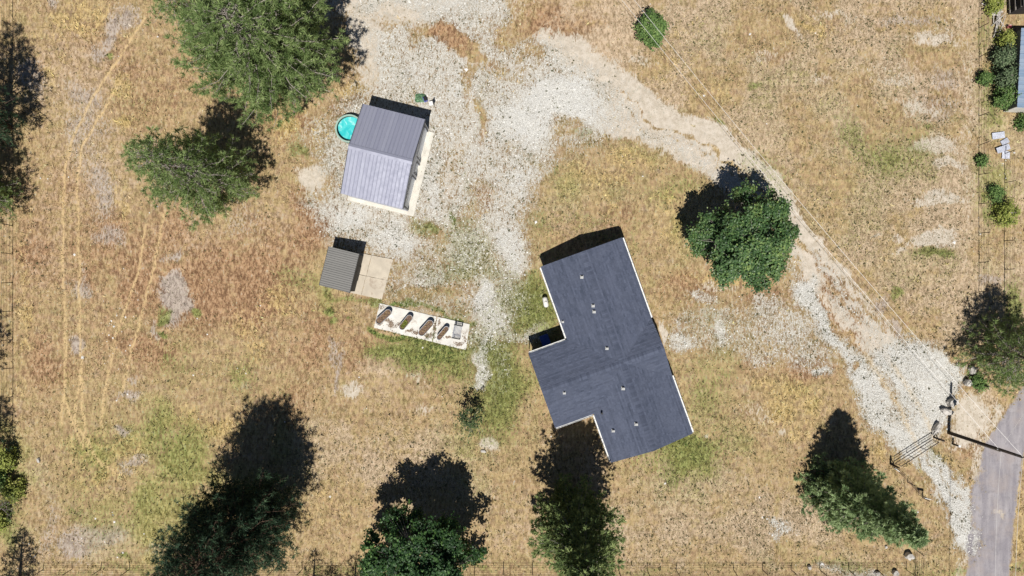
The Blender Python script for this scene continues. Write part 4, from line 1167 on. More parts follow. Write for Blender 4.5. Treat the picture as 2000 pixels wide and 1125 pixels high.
# ------------------------------------------------------------------ slabs
def slab_quads(name, label, cat, corners, ucuts, vcuts, mat, top):
    root = tag(bpy.data.objects.new(name, None), label, cat, kind='structure')
    COL.objects.link(root)
    A_, B_, C_, D_ = [Vector(G(*c)).to_3d() for c in corners]       # NW, NE, SE, SW
    root.location = (A_ + C_) / 2
    pt = lambda u, v: (A_.lerp(B_, u)).lerp(D_.lerp(C_, u), v) - root.location
    rg = random.Random(len(label))
    for i in range(len(ucuts) - 1):
        for j in range(len(vcuts) - 1):
            e = 0.004
            q = [pt(ucuts[i] + e, vcuts[j + 1] - e), pt(ucuts[i + 1] - e, vcuts[j + 1] - e), pt(ucuts[i + 1] - e, vcuts[j] + e), pt(ucuts[i] + e, vcuts[j] + e)]
            ring = []
            for k in range(4):                                       # slightly chipped, uneven edges
                for m_ in range(8):
                    t_ = m_ / 8
                    p = q[k].lerp(q[(k + 1) % 4], t_)
                    jit = 0.02 if m_ else 0.0
                    ring.append((p.x + rg.uniform(-jit, jit), p.y + rg.uniform(-jit, jit)))
            MB().prism(ring, -0.12, top + rg.uniform(-.006, .006)).build('slab', mat, root)
    return root


slab_quads('concrete_pad', 'buff concrete pad of four slabs east of the garden shed', 'concrete pad',
           [(699, 493), (768.5, 506.7), (746, 585.5), (680, 571)], [0, 0.39, 1], [0, 0.52, 1], M['concrete'], 0.05)
slab_quads('patio_pad', 'long white concrete pad under the planters and the bench', 'concrete pad',
           [(741.3, 592), (918, 633.3), (910.7, 684), (729.9, 640)], [0, 0.635, 1], [0, 1], M['concrete_white'], 0.055)

# ------------------------------------------------------------------ stock-tank planters
def capsule_ring(L, W, k=10):
    r = W / 2; h = L / 2 - r
    P = [(h + r * math.cos(t), r * math.sin(t)) for t in [(-math.pi / 2 + math.pi * i / k) for i in range(k + 1)]]
    P += [(-h + r * math.cos(t), r * math.sin(t)) for t in [(math.pi / 2 + math.pi * i / k) for i in range(k + 1)]]
    return P


def stock_tank(px_, py_, p2, L, W, label, weedy):
    g_ = G(px_, py_, 0.5)
    root = thing('stock_tank_planter', label, 'planter', (g_[0], g_[1], 0.055), p2, 'planters on the white concrete pad')
    ring = capsule_ring(L, W); nR = len(ring)
    hgt = 0.58
    V = []; F = []
    lv = [(0, 0.94), (0.08, 0.96), (0.14, 0.955), (0.30, 0.985), (0.36, 0.975), (hgt, 1.0)]
    for z_, s_ in lv: V += [(x_ * s_, y_ * s_, z_) for x_, y_ in ring]
    for i in range(len(lv) - 1):
        for k in range(nR): F.append((i * nR + k, i * nR + (k + 1) % nR, (i + 1) * nR + (k + 1) % nR, (i + 1) * nR + k))
    b0 = len(V)
    V += [(x_ * .985, y_ * .97, hgt) for x_, y_ in ring] + [(x_ * .97, y_ * .95, 0.25) for x_, y_ in ring]
    for k in range(nR):
        k2 = (k + 1) % nR
        F.append(((len(lv) - 1) * nR + k, (len(lv) - 1) * nR + k2, b0 + k2, b0 + k))
        F.append((b0 + k, b0 + k2, b0 + nR + k2, b0 + nR + k))
    MB().add(V, F).build('tank', M['galv'], root)
    rim_pts = [(x_ * 1.0, y_ * 1.0, hgt) for x_, y_ in ring] + [(ring[0][0], ring[0][1], hgt)]
    MB().tube(rim_pts, 0.022, 6, caps=False).build('rim', M['galv'], root)
    rg = np.random.RandomState(int(px_))
    sV = [(0, 0, 0.50)]
    for s_ in (0.35, 0.7, 0.965): sV += [(x_ * s_, y_ * s_, 0.46 + rg.uniform(-.02, .04)) for x_, y_ in ring]
    sF = [(0, 1 + k, 1 + (k + 1) % nR) for k in range(nR)]
    for i in range(2):
        sF += [(1 + i * nR + k, 1 + (i + 1) * nR + k, 1 + (i + 1) * nR + (k + 1) % nR, 1 + i * nR + (k + 1) % nR) for k in range(nR)]
    MB().add(sV, sF).build('soil', M['soil'], root)
    cnt = 90 if weedy else 26
    wx_ = rg.uniform(-L * .38, (0.12 if weedy else L * .38), cnt); wy_ = rg.uniform(-W * .3, W * .3, cnt)
    T_ = tufts(wx_, wy_, rg.uniform(0.08, 0.2, cnt), 6, int(py_), 0.9, 0.22 if weedy else 0.14, 0.47)
    link('dry_stems' if not weedy else 'weedy_plants', tri_soup('stems', T_, M['leaf_lime'] if weedy else M['dry'], rg.rand(cnt * 6)), root)


tl = math.radians(44)
stock_tank(749.5, 618.5, math.radians(43), 1.78, 0.62, 'westernmost galvanised stock-tank planter, brown soil, nearest the shed', False)
stock_tank(793, 629.5, math.radians(51), 1.68, 0.58, 'galvanised stock-tank planter half filled with yellow-green weeds', True)
stock_tank(832, 640.5, math.radians(48), 1.82, 0.64, 'brown-soil stock-tank planter beside the weedy yellow-green one, towards the bench', False)
stock_tank(865, 650.5, math.radians(50), 1.56, 0.48, 'narrowest stock-tank planter, brown soil, next to the bench', False)

# soil spilled over the pad round the planters, weeds in its joint
rs_ = np.random.RandomState(77)
qx, qy = [], []
for a_, b_, ra, rb, k_ in [(753, 625, 7, 4, 150), (764, 633, 4, 7, 170), (742, 633, 5, 3, 40), (780, 632, 4, 4, 40), (800, 646, 6, 3, 110), (812, 650, 6, 3, 110), (775, 637, 14, 3, 40), (857, 629, 3, 5, 50), (838, 656, 8, 4, 110), (849, 640, 3, 10, 90), (896, 672, 8, 4, 110), (875, 658, 6, 2, 70), (745, 600, 6, 5, 60), (907, 660, 4, 8, 50)]:
    qx.append(a_ + rs_.randn(k_) * ra * .55); qy.append(b_ + rs_.randn(k_) * rb * .55)
qx = np.concatenate(qx); qy = np.concatenate(qy)
V, F = stones((qx - 1000) / 20, (562.5 - qy) / 20, rs_.gamma(3, 0.014, len(qx)).clip(.015, .09), 78, 0.062)
M['clods'] = tinted('soil_clods', [(0.13, 0.09, 0.065), (0.22, 0.165, 0.12), (0.33, 0.27, 0.21)], 0.95)
tag(link('spilled_soil', np_mesh('spilled_soil', V, F, M['clods'], np.repeat(rs_.rand(len(qx)), 6))), 'brown soil and litter spilled over the white pad round the planters', 'spilled soil', kind='stuff')
qx = np.concatenate([848 + rs_.randn(40) * 2.2, 840 + rs_.randn(50) * 5, rs_.uniform(735, 915, 90)]); qy = np.concatenate([645 + rs_.randn(40) * 11, 657 + rs_.randn(50) * 3, np.zeros(90)])
qy[90:] = 641.5 + (qx[90:] - 730) * .243 + rs_.randn(90) * 1.5
T = tufts((qx - 1000) / 20, (562.5 - qy) / 20, rs_.uniform(.06, .17, len(qx)), 7, 79, .95, .25, 0.03)
tag(link('pad_weeds', tri_soup('pad_weeds', T, M['weed'], np.repeat(rs_.uniform(.3, 1, len(qx)), 7))), 'green weeds in the joint and along the south edge of the white pad', 'weeds', kind='stuff')

# bench
g_ = G(893.5, 648, 0.4)
bench = thing('park_bench', 'grey slatted bench with black metal arms on the white pad', 'bench', (g_[0], g_[1], 0.055), -math.radians(11))
for k in range(5):
    MB().box((-0.18 + k * 0.125, 0, 0.44), (0.07, 1.25, 0.03)).build('seat_slat', M['slat'], bench)
for k in range(4):
    MB().box((-0.27 - k * 0.035, 0, 0.52 + k * 0.10), (0.03, 1.25, 0.075)).build('back_slat', M['slat'], bench)
for y_ in (-0.64, 0.64):
    MB().tube([(0.34, y_, 0), (0.36, y_, 0.63), (0.28, y_, 0.66), (-0.36, y_, 0.66)], 0.05, 6).tube([(-0.22, y_, 0), (-0.24, y_, 0.45), (-0.40, y_, 0.90)], 0.045, 6).tube([(0.33, y_, 0.41), (-0.24, y_, 0.41)], 0.025, 6).build('arm_frame', M['black_metal'], bench)


# ------------------------------------------------------------------ vegetation
def unit(v): return v / (np.linalg.norm(v, axis=-1, keepdims=True) + 1e-9)


def blades(c, d, size, per, spread, width, r):
    """per triangular needles / leaves from each centre c (n,3), roughly along d (n,3)"""
    n_ = len(c)
    C_ = np.repeat(c, per, 0); D_ = np.repeat(d, per, 0)
    v = unit(D_ + r.randn(n_ * per, 3) * spread)
    s_ = np.repeat(size, per) * r.uniform(0.7, 1.2, n_ * per)
    sd = unit(np.cross(v, r.randn(n_ * per, 3)))
    tip = C_ + v * s_[:, None]
    b = C_ + v * (s_ * 0.12)[:, None]
    wv = sd * (s_ * width)[:, None]
    return np.stack([b - wv, b + wv, tip], 1)


def kites(c, nrm, size, r, long=1.35):
    """leaf-like kites (2 triangles) facing nrm"""
    n_ = len(c)
    a = unit(np.cross(nrm, r.randn(n_, 3))); b = np.cross(nrm, a)
    s_ = size[:, None]
    p0 = c - a * s_ * 0.5 * long; p2 = c + a * s_ * 0.5 * long
    dr = nrm * s_ * 0.18
    p1 = c + b * s_ * 0.5 - dr; p3 = c - b * s_ * 0.5 - dr
    return np.concatenate([np.stack([p0, p1, p2], 1), np.stack([p0, p2, p3], 1)], 0)


def np_tube(segs, sides=3):
    """many straight tapered limbs at once: list of (p, q, r0, r1)"""
    P = np.array([s_[0] for s_ in segs], float); Q = np.array([s_[1] for s_ in segs], float)
    r0 = np.array([s_[2] for s_ in segs]); r1 = np.array([s_[3] for s_ in segs])
    d = unit(Q - P)
    a = unit(np.cross(d, np.where(np.abs(d[:, 2:3]) > .9, np.array([[1., 0, 0]]), np.array([[0, 0, 1.]]))))
    b = np.cross(d, a)
    ring = []
    for base, rr in ((P, r0), (Q, r1)):
        for k in range(sides):
            t = 2 * math.pi * k / sides
            ring.append(base + (a * math.cos(t) + b * math.sin(t)) * rr[:, None])
    V = np.stack(ring, 1)                                         # n, 2*sides, 3
    f = np.array([[k, (k + 1) % sides, sides + (k + 1) % sides, sides + k] for k in range(sides)])
    F = (f[None] + (2 * sides) * np.arange(len(segs))[:, None, None]).reshape(-1, 4)
    return V.reshape(-1, 3), F


def trunk_part(root, h, r0, bend, seed, mat=None, top=0.96):
    rg = random.Random(seed)
    pts = []; rad = []
    for i in range(9):
        t = i / 8
        pts.append((bend[0] * t * t + rg.uniform(-.05, .05) * h * .05, bend[1] * t * t + rg.uniform(-.05, .05) * h * .05, h * top * t - 0.1))
        rad.append(max(0.02, r0 * (1 - t) ** 0.8 * (1.25 if i == 0 else 1)))
    MB().tube(pts, rad, 9).build('trunk', mat or M['bark'], root, smooth=True)
    return lambda z: np.array([bend[0] * (z / h) ** 2, bend[1] * (z / h) ** 2, z])


def pine(name, label, base, h, R, z0, seed, mat, nb=90, per=15, tsize=0.34, group=None, prof=None, bend=(0, 0), clump=0.95, up=0.35, r0=None, tw=0.075):
    r = np.random.RandomState(seed)
    root = thing(name, label, 'tree', (base[0], base[1], 0), 0, group)
    ax = trunk_part(root, h, r0 or 0.018 * h + 0.03, bend, seed)
    prof = prof or (lambda t: (1 - t) ** 0.6 * (0.55 + 0.45 * min(1, t * 4 + .2)))
    segs, tc, td = [], [], []
    for i in range(nb):
        t = ((i + r.rand()) / nb) ** 1.15
        z = z0 + (h * 0.97 - z0) * t
        L = R * prof(t) * r.uniform(0.62, 1.12) + 0.15
        az = i * 2.39996 + r.uniform(-.5, .5)
        slope = up * (0.1 + 0.9 * t) * r.uniform(.4, 1.4) - 0.08
        p = ax(z)
        dh = np.array([math.cos(az), math.sin(az), 0])
        pts = [p]
        for k in range(1, 5):
            f = k / 4
            pts.append(p + dh * L * f + np.array([0, 0, L * slope * f ** 1.4]) + r.randn(3) * 0.05 * L * f)
        br = 0.012 * L + 0.012
        for k in range(4): segs.append((pts[k], pts[k + 1], br * (1 - k * .2), br * (1 - (k + 1) * .2)))
        nsub = max(3, int(L * 3.4))
        for s_ in range(nsub):
            f = r.uniform(0.28, 1.0) if s_ else 1.0
            k = min(3, int(f * 4)); q = pts[k] + (pts[k + 1] - pts[k]) * (f * 4 - k)
            sgn = 1 if s_ % 2 else -1
            dd = dh * r.uniform(.35, 1) + np.array([-dh[1], dh[0], 0]) * sgn * r.uniform(.3, 1.1) + np.array([0, 0, r.uniform(-.05, .6)])
            dd /= np.linalg.norm(dd)
            sl_ = (0.18 + 0.30 * L * (1.15 - f)) * r.uniform(.5, 1.2)
            e = q + dd * sl_
            segs.append((q, e, 0.012, 0.007))
            m_ = max(1, int(round(sl_ / 0.33 * clump)))
            for j in range(m_):
                tc.append(q + (e - q) * (1 - j / max(1, m_)) + r.randn(3) * 0.04); td.append(dd * .6 + np.array([0, 0, .45]))
    tc.append(ax(h * .98)); td.append(np.array([0, 0, 1.]))
    V, F = np_tube(segs, 3)
    link('branches', np_mesh('branches', V, F, M['bark'] if mat is M['needle_shaded'] else M['twig']), root)  # darker branches too where crown shade is in the needle colour
    tc = np.array(tc); td = np.array(td)
    size = r.uniform(0.75, 1.25, len(tc)) * tsize
    T = blades(tc, unit(td), size, per, 0.85, tw, r)
    base_t = np.clip(0.42 + 0.2 * r.randn(len(tc)), 0, 1)
    tint = np.clip(np.repeat(base_t, per) + 0.16 * r.randn(len(T)), 0, 1)
    link('crown', tri_soup('crown', T, mat, tint), root)
    return root


def spruce(name, label, base, h, R, z0, seed, mat, nb=190, group=None, prof=None, droop=0.25, lsize=0.20, dens=13, width=0.16, lean=(0, 0), rag=0.2):
    r = np.random.RandomState(seed)
    root = thing(name, label, 'tree', (base[0], base[1], 0), 0, group)
    ax = trunk_part(root, h, 0.014 * h + 0.03, lean, seed)
    prof = prof or (lambda t: (1 - t) ** 0.85)
    segs, tc, td, ts = [], [], [], []
    for i in range(nb):
        t = ((i + r.rand()) / nb) ** 1.25
        z = z0 + (h * 0.985 - z0) * t
        L = R * prof(t) * r.uniform(1 - rag * 1.6, 1 + rag) + 0.12
        az = i * 2.39996 + r.uniform(-.4, .4)
        dh = np.array([math.cos(az), math.sin(az), 0]); sdv = np.array([-dh[1], dh[0], 0])
        p = ax(z)
        f = np.linspace(0, 1, 6)
        zc = -droop * L * (f * 1.5 - f ** 2 * 0.9) + 0.35 * L * t * f
        pts = p[None] + dh[None] * (L * f)[:, None]; pts[:, 2] += zc
        br = 0.010 * L + 0.010
        for k in range(5): segs.append((pts[k], pts[k + 1], br * (1 - k * .18), br * (1 - (k + 1) * .18)))
        m_ = max(5, int(L * dens))
        ff = np.concatenate([r.uniform(0.12, 1.0, m_), [1.0, 1.0]])
        wv = (0.30 * L * (1.08 - ff) ** 0.8 * np.clip(ff * 3, 0, 1) + 0.05) * r.uniform(-1, 1, len(ff))
        kk_ = np.minimum(4, (ff * 5).astype(int)); fr = ff * 5 - kk_
        q = pts[kk_] + (pts[kk_ + 1] - pts[kk_]) * fr[:, None] + sdv[None] * wv[:, None]
        q[:, 2] += -np.abs(wv) * 0.15 + r.uniform(-.05, .05, len(ff))
        tc.append(q); td.append(dh[None] * 0.8 + sdv[None] * np.sign(wv)[:, None] * 0.55 + np.array([[0, 0, 0.22]]) + r.randn(len(ff), 3) * .1)
        ts.append(np.clip(0.35 + 0.35 * ff + 0.18 * r.randn() + 0.1 * r.randn(len(ff)), 0, 1))
    V, F = np_tube(segs, 3)
    link('branches', np_mesh('branches', V, F, M['twig']), root)
    tc = np.concatenate(tc); td = unit(np.concatenate(td)); ts = np.concatenate(ts)
    per = 7
    T = blades(tc, td, r.uniform(.8, 1.3, len(tc)) * lsize * 1.6, per, 0.42, width, r)
    link('crown', tri_soup('crown', T, mat, np.clip(np.repeat(ts, per) + .12 * r.randn(len(T)), 0, 1)), root)
    return root


def broadleaf(name, label, base, zc, R, rz, seed, mat, ncl=820, per=26, leaf=0.21, group=None, cat='tree', trunk_r=0.2, lump=0.22, cl_r=0.42, squash=(1, 1), stem_mat=None, fill=0.45, boughs=0):
    r = np.random.RandomState(seed)
    root = thing(name, label, cat, (base[0], base[1], 0), 0, group)
    ln = r.randn(9, 3); ph = r.uniform(0, 6.28, 9)
    d = unit(r.randn(ncl, 3))
    d[:, 2] = np.where(d[:, 2] < -0.55, -d[:, 2], d[:, 2])
    d = unit(d)
    lum = sum(np.sin(3.2 * (d @ ln[k]) + ph[k]) for k in range(9)) / 3.0
    rad = np.where(r.rand(ncl) < fill, r.uniform(0.45, 0.9, ncl), r.uniform(0.88, 1.03, ncl)) * (1 + lump * lum)
    c = d * rad[:, None] * np.array([R * squash[0], R * squash[1], rz])[None]
    if boughs:                                   # leaf clusters gathered on boughs, with gaps between them
        bd = unit(r.randn(boughs, 3)); bd[:, 2] = np.where(bd[:, 2] < -.45, -bd[:, 2], bd[:, 2]); bd = unit(bd)
        bl = sum(np.sin(3.2 * (bd @ ln[k]) + ph[k]) for k in range(9)) / 3.0
        bc = bd * (np.where(r.rand(boughs) < .3, r.uniform(.15, .7, boughs), r.uniform(.72, 1.0, boughs)) * (1 + lump * bl))[:, None] * np.array([R * squash[0], R * squash[1], rz])[None]
        w_ = r.randint(0, boughs, ncl)
        c = bc[w_] + unit(r.randn(ncl, 3)) * (r.uniform(.25, 1, ncl) ** .5)[:, None] * np.array([[.17 * R, .17 * R, .10 * R]])
        d = unit(bd[w_] + unit(c - bc[w_]) * .9)
    c[:, 2] += zc
    c[:, 2] = np.maximum(c[:, 2], 0.12)
    segs = []
    p0 = np.array([0, 0, 0.]); fork = np.array([0, 0, max(0.3, zc - rz * 0.75)])
    nl = 11
    limbs = []
    for k in range(nl):
        a_ = k * 2.4; e = np.array([math.cos(a_) * R * .62 * squash[0], math.sin(a_) * R * .62 * squash[1], zc + rz * r.uniform(-.2, .55)])
        if k == 0: e = np.array([0, 0, zc + rz * .8])
        m_ = fork + (e - fork) * .5 + np.array([0, 0, -.06 * R]) + r.randn(3) * .05 * R
        segs += [(fork, m_, trunk_r * .5, trunk_r * .33), (m_, e, trunk_r * .33, trunk_r * .12)]
        limbs += [m_, e, (m_ + e) / 2]
    limbs = np.array(limbs)
    for i in range(0, ncl, 2):
        j = np.argmin(((limbs - c[i]) ** 2).sum(1))
        segs.append((limbs[j], c[i], 0.02 + trunk_r * .03, 0.008))
    MB().tube([(0, 0, -.1), tuple(fork * .5), tuple(fork + np.array([0, 0, .15]))], [trunk_r * 1.2, trunk_r, trunk_r * .8], 9).build('trunk' if cat == 'tree' else 'stem', stem_mat or M['bark'], root, smooth=True)
    V, F = np_tube(segs, 3)
    link('branches', np_mesh('branches', V, F, M['twig']), root)
    C_ = np.repeat(c, per, 0); D_ = np.repeat(d, per, 0)
    n_ = len(C_)
    off = r.randn(n_, 3) * np.array([1, 1, .55]) * cl_r * np.repeat(r.uniform(.7, 1.2, ncl), per)[:, None] * .55
    pos = C_ + off
    pos[:, 2] = np.maximum(pos[:, 2], 0.06)
    nrm = unit(D_ * 0.55 + np.array([[0, 0, .75]]) + r.randn(n_, 3) * .38)
    T = kites(pos, nrm, r.uniform(.75, 1.25, n_) * leaf, r)
    tt = np.clip(np.repeat(np.clip(.42 + .17 * r.randn(ncl), 0, 1), per) + .17 * r.randn(n_), 0, 1)
    link('crown' if cat == 'tree' else 'foliage', tri_soup('leaves', T, mat, np.concatenate([tt, tt])), root)
    return root


def shrub(label, px_, py_, R, hz, seed, mat, ncl=110, leaf=0.13, per=16, squash=(1, 1), group=None, name='shrub'):
    g_ = G(px_, py_)
    R *= .9
    return broadleaf(name, label, g_, hz * .48, R, hz * .55, seed, mat, ncl, per, leaf, group, 'shrub', 0.05, .32, .34, squash, fill=.35)


PG = 'pines round the yard'
# north-west pines
pine('pine_tree', 'very wide pine with grey twigs beside the pool, the largest tree', (-21.0, 20.3), 17, 6.7, 4.4, 101, M['needle_pine'], nb=240, per=17, tsize=0.42, group=PG,
     prof=lambda t: (1 - t ** 2.2) ** 0.7 * (0.6 + 0.4 * min(1, t * 3 + .25)), bend=(-.3, .2), up=0.45)
pine('pine_tree', 'slender pine in the west field with its shadow to the north-east', (-27.7, 9.8), 16.5, 4.7, 1.6, 102, M['needle_pine'], nb=190, per=16, tsize=0.40, group=PG, bend=(-.3, .3))
pine('pine_tree', 'pine at the top edge behind the widest pine', (-28.2, 25.9), 13, 4.8, 3.0, 103, M['needle_pine'], nb=110, per=14, tsize=0.38, group=PG)
# west boundary
pine('pine_tree', 'tall pine outside the west fence, northernmost of the west row', (-49.3, 15.6), 20, 4.3, 1.5, 104, M['needle_shaded'], nb=150, per=13, tsize=0.40, group=PG)
pine('pine_tree', 'bright green pine at the west edge, just south of the northernmost west pine', (-50.2, 8.9), 12, 4.2, 1.0, 105, M['needle_pine'], nb=110, per=13, tsize=0.38, group=PG)
pine('pine_tree', 'pine outside the west fence casting the narrow shadow halfway down', (-52.0, -7.2), 14, 3.0, 2.0, 106, M['needle_shaded'], nb=110, per=13, tsize=0.38, group=PG)
pine('pine_tree', 'dark young pine at the west fence above the yellow-green shrubs', (-50.2, -15.2), 8.5, 2.2, 0.6, 107, M['needle_shaded'], nb=80, per=14, tsize=0.32, group=PG)
pine('pine_tree', 'small pine among the yellow-green shrubs at the west fence', (-48.9, -21.0), 5.5, 1.35, 0.5, 108, M['needle_pine'], nb=50, per=13, tsize=0.30, group=PG)
pine('pine_tree', 'pine in the bottom left corner with a long narrow shadow', (-48.1, -28.6), 9.5, 2.0, 0.8, 109, M['needle_shaded'], nb=80, per=13, tsize=0.34, group=PG)
# south row
pine('pine_tree', 'tallest pine at the bottom edge, with the broadest shadow', (-24.1, -21.4), 20, 6.2, 2.2, 110, M['needle_shaded'], nb=300, per=14, tsize=0.42, group=PG,
     prof=lambda t: (1 - t) ** 0.62 * (0.62 + 0.38 * min(1, t * 4)))
broadleaf('maple_tree', 'maple at the bottom edge between the pine and the fir', (-8.1, -25.4), 5.7, 4.8, 3.8, 141, M['leaf_shaded'], ncl=1100, per=34, leaf=0.19, group='maples', boughs=150, lump=.14)
spruce('fir_tree', 'shaggy yellow-green fir whose shadow reaches the house', (5.7, -21.7), 17.5, 3.6, 0.8, 112, M['needle_cedar'], nb=300, droop=0.12, lsize=0.21, dens=11,
       prof=lambda t: (1 - t ** 2.3) ** 0.75 * (0.75 + .25 * min(1, t * 4)), rag=0.33)
for k_, (bx_, by_, hh_, lb_) in enumerate([(-19.4, -28.7, 5.6, 'thin sapling right of the tallest pine at the bottom edge'), (-15.4, -29.2, 6.2, 'thin sapling left of the maple at the bottom edge'), (-17.7, -29.4, 4.2, 'smallest thin sapling between the two others at the bottom edge')]):
    pine('pine_sapling', lb_, (bx_, by_), hh_, 1.1, 1.0, 120 + k_, M['needle_shaded'], nb=34, per=10, tsize=0.28, group='saplings at the bottom fence')
# spruce by the gate, pine at the road
spruce('spruce_tree', 'full conical spruce beside the gate with a tall pointed shadow', (31.6, -19.4), 14.5, 3.5, 0.3, 113, M['needle_spruce'], nb=300, droop=0.30, lsize=0.20, dens=13,
       prof=lambda t: (1 - t) ** 0.72)
pine('pine_tree', 'dense pine by the road corner above the boulders', (46.6, -6.3), 12.3, 4.0, 1.0, 114, M['needle_pine'], nb=150, per=15, tsize=0.36, group=PG, prof=lambda t: (1 - t) ** 0.75)
# yard maple
broadleaf('maple_tree', 'round dark green maple beside the curving drive', (20.9, 4.5), 4.9, 4.55, 3.3, 117, M['leaf_maple'], ncl=1150, per=36, leaf=0.175, group='maples', squash=(1.02, .90), lump=.15, boughs=105)
# bushes
shrub('round green bush standing alone in the north field under the wires', 1268, 66, 1.42, 2.5, 131, M['leaf_bush'], 230, .15, 18, (.88, 1.12))
broadleaf('young_tree', 'sparse young tree on the lawn west of the house', G(920, 812), 2.2, 1.25, 1.3, 132, M['leaf_bush_dark'], 62, 11, .13, None, 'tree', 0.05, .35, .30)
SG = 'shrubs along the east fence'
for lb_, a_, b_, R_, h_, mt in [('dark green shrub beside the blue-roofed shed, near its south end', 1950, 196, .95, 1.9, 'leaf_bush'), ('grey-green shrub against the middle of the blue-roofed shed', 1949, 158, .85, 2.1, 'leaf_sage'),
                                ('grey-green shrub against the north half of the blue-roofed shed', 1945, 118, .85, 2.0, 'leaf_sage'), ('yellow-green shrub between the bleached branches and the blue-roofed shed', 1952, 84, .7, 1.4, 'leaf_lime'),
                                ('low green shrub on the fence line west of the blue-roofed shed', 1916, 158, .6, 1.0, 'leaf_bush'), ('yellow-green bush beside the bleached branches', 1932, 14, .8, 1.3, 'leaf_lime'),
                                ('yellow-tipped olive bush south of the metal sheets', 1953, 418, 1.05, 1.5, 'leaf_lime'), ('small green bush just north of the yellow-tipped olive bush', 1938, 378, .62, 1.0, 'leaf_bush'),
                                ('low green shrub on the fence line beside the metal sheets', 1913, 314, .42, .7, 'leaf_bush'), ('green bush at the picture edge south of the blue-roofed shed', 1992, 240, .6, 1.0, 'leaf_bush'), ('green shrub beside the boulder under the road-corner pine', 1905, 745, .6, .9, 'leaf_bush')]:
    shrub(lb_, a_, b_, R_, h_, int(a_ * 3 + b_), M[mt], int(90 * R_ * R_ + 50), .12, 14, (.85, 1.15), SG)
WG = 'shrubs along the west fence'
for lb_, a_, b_, R_, h_, mt in [('yellow-green shrub at the west fence below the dark young pine', 22, 895, .95, 1.8, 'leaf_lime'), ('yellow-green shrub at the west fence between the small pine and the corner pine', 36, 955, .85, 1.5, 'leaf_lime'), ('green shrub on the west fence beside the small pine', 10, 930, 1.0, 2.0, 'leaf_bush'),
                                ('lowest yellow-green shrub on the west edge', 8, 1010, .9, 1.6, 'leaf_lime'), ('green shrub at the foot of the bright pine on the west edge', 6, 385, .9, 1.8, 'leaf_lime')]:
    shrub(lb_, a_, b_, R_, h_, int(a_ * 3 + b_ + 7), M[mt], int(90 * R_ * R_ + 50), .13, 14, (.9, 1.15), WG)


# ------------------------------------------------------------------ fences
post_me = MB().tube([(0, 0, -0.1), (0, 0, 1.45)], 0.035, 6).mesh('post', M['brown_metal'])


def wire_fence(label, a, b, spacing, strands=(0.35, 0.75, 1.15, 1.38), hgt=1.0, skip=None, post=post_me):
    A_, B_ = Vector(G(*a)).to_3d(), Vector(G(*b)).to_3d()
    root = thing('wire_fence', label, 'fence', A_, 0)
    L = (B_ - A_).length; d = (B_ - A_) / L
    k = max(1, int(round(L / spacing)))
    rg = random.Random(int(a[0] + b[1]))
    for i in range(k + 1):
        p = d * (L * i / k)
        o = link('post', post, root, (p.x, p.y, 0), (rg.uniform(-.05, .05), rg.uniform(-.05, .05), rg.uniform(0, 3)))
        o.scale = (1, 1, hgt * rg.uniform(.95, 1.05))
    for z_ in strands:
        pts = []
        for i in range(k * 3 + 1):
            p = d * (L * i / (k * 3))
            pts.append((p.x + rg.uniform(-.012, .012), p.y + rg.uniform(-.012, .012), z_ * hgt - (0.03 if i % 3 else 0)))
        MB().tube(pts, 0.011, 4).build('wire', M['brown_metal'], root)
    return root


wire_fence('wire fence on thin posts down the west edge of the field', (24, -60), (24, 830), 2.85)
wire_fence('long wire fence on thin posts along the bottom edge', (84, 1112), (1770, 1113), 2.8)
wire_fence('wire fence on thin posts down the east edge of the north field', (1912, -60), (1912, 570), 2.9)
wire_fence('second wire fence east of the bushes, at the right-hand edge', (1962, 300), (1962, 640), 3.0)
wire_fence('short wire fence running south from the white block near the bottom right', (1787, 1072), (1787, 1170), 2.4)
wire_fence('short leaning wire fence between the gate and the white sign', (1744, 912), (1802, 972), 2.0, hgt=.75)

# ------------------------------------------------------------------ gate, posts, sign
ga, gb = Vector(G(1745, 904)).to_3d(), Vector(G(1819, 857)).to_3d()
gd = gb - ga
gate = thing('pipe_gate', 'long dark pipe gate standing across the gravel drive', 'gate', ga, math.atan2(gd.y, gd.x))
GL = gd.length
for z_ in (0.25, 0.8, 1.3):
    MB().tube([(0.06, 0, z_), (GL - .06, 0, z_)], 0.042 if z_ != .8 else .022, 6).build('rail', M['brown_metal'], gate)
for f in (0.012, 0.345, 0.665, 0.988):
    MB().tube([(GL * f, 0, 0.25), (GL * f, 0, 1.3)], 0.03, 6).build('stile', M['brown_metal'], gate)
PGR = 'gate posts'
for (a_, b_), lb_, h_, mt in [((1739, 906), 'dark stubby gate post at the spruce end of the gate', 1.5, 'pole_wood'), ((1824, 854), 'dark gate post at the boulder end of the gate', 1.6, 'pole_wood')]:
    g_ = G(a_, b_)
    po = thing('gate_post', lb_, 'post', (*g_, 0), 0, PGR)
    MB().tube([(0, 0, -.1), (0, 0, h_)], 0.09, 8).build('post_shaft', M[mt], po)
    MB().tube([(0, 0, h_ * .8), (.45, -.25, 0)], 0.05, 6).build('brace', M[mt], po)
g_ = G(1744, 914)
so = thing('white_marker', 'small white marker plate on a stake at the gate post', 'marker', (*g_, 0), .9)
MB().box((0, 0, .62), (.04, .5, .42)).build('plate', M['white_trim'], so)
MB().tube([(-.04, 0, 0), (-.04, 0, .85)], .025, 6).build('stake', M['white_trim'], so)
g_ = G(1797.5, 967)
sg = thing('sign_board', 'white sign board on two legs beside the drive below the gate', 'sign', (*g_, 0), -math.radians(12))
MB().box((0, 0, 1.05), (.62, .05, .42)).build('board', M['white_trim'], sg)
for x_ in (-.2, .2): MB().tube([(x_, 0, 0), (x_, 0, .9)], .028, 6).build('leg', M['black_metal'], sg)
g_ = G(1861, 867)
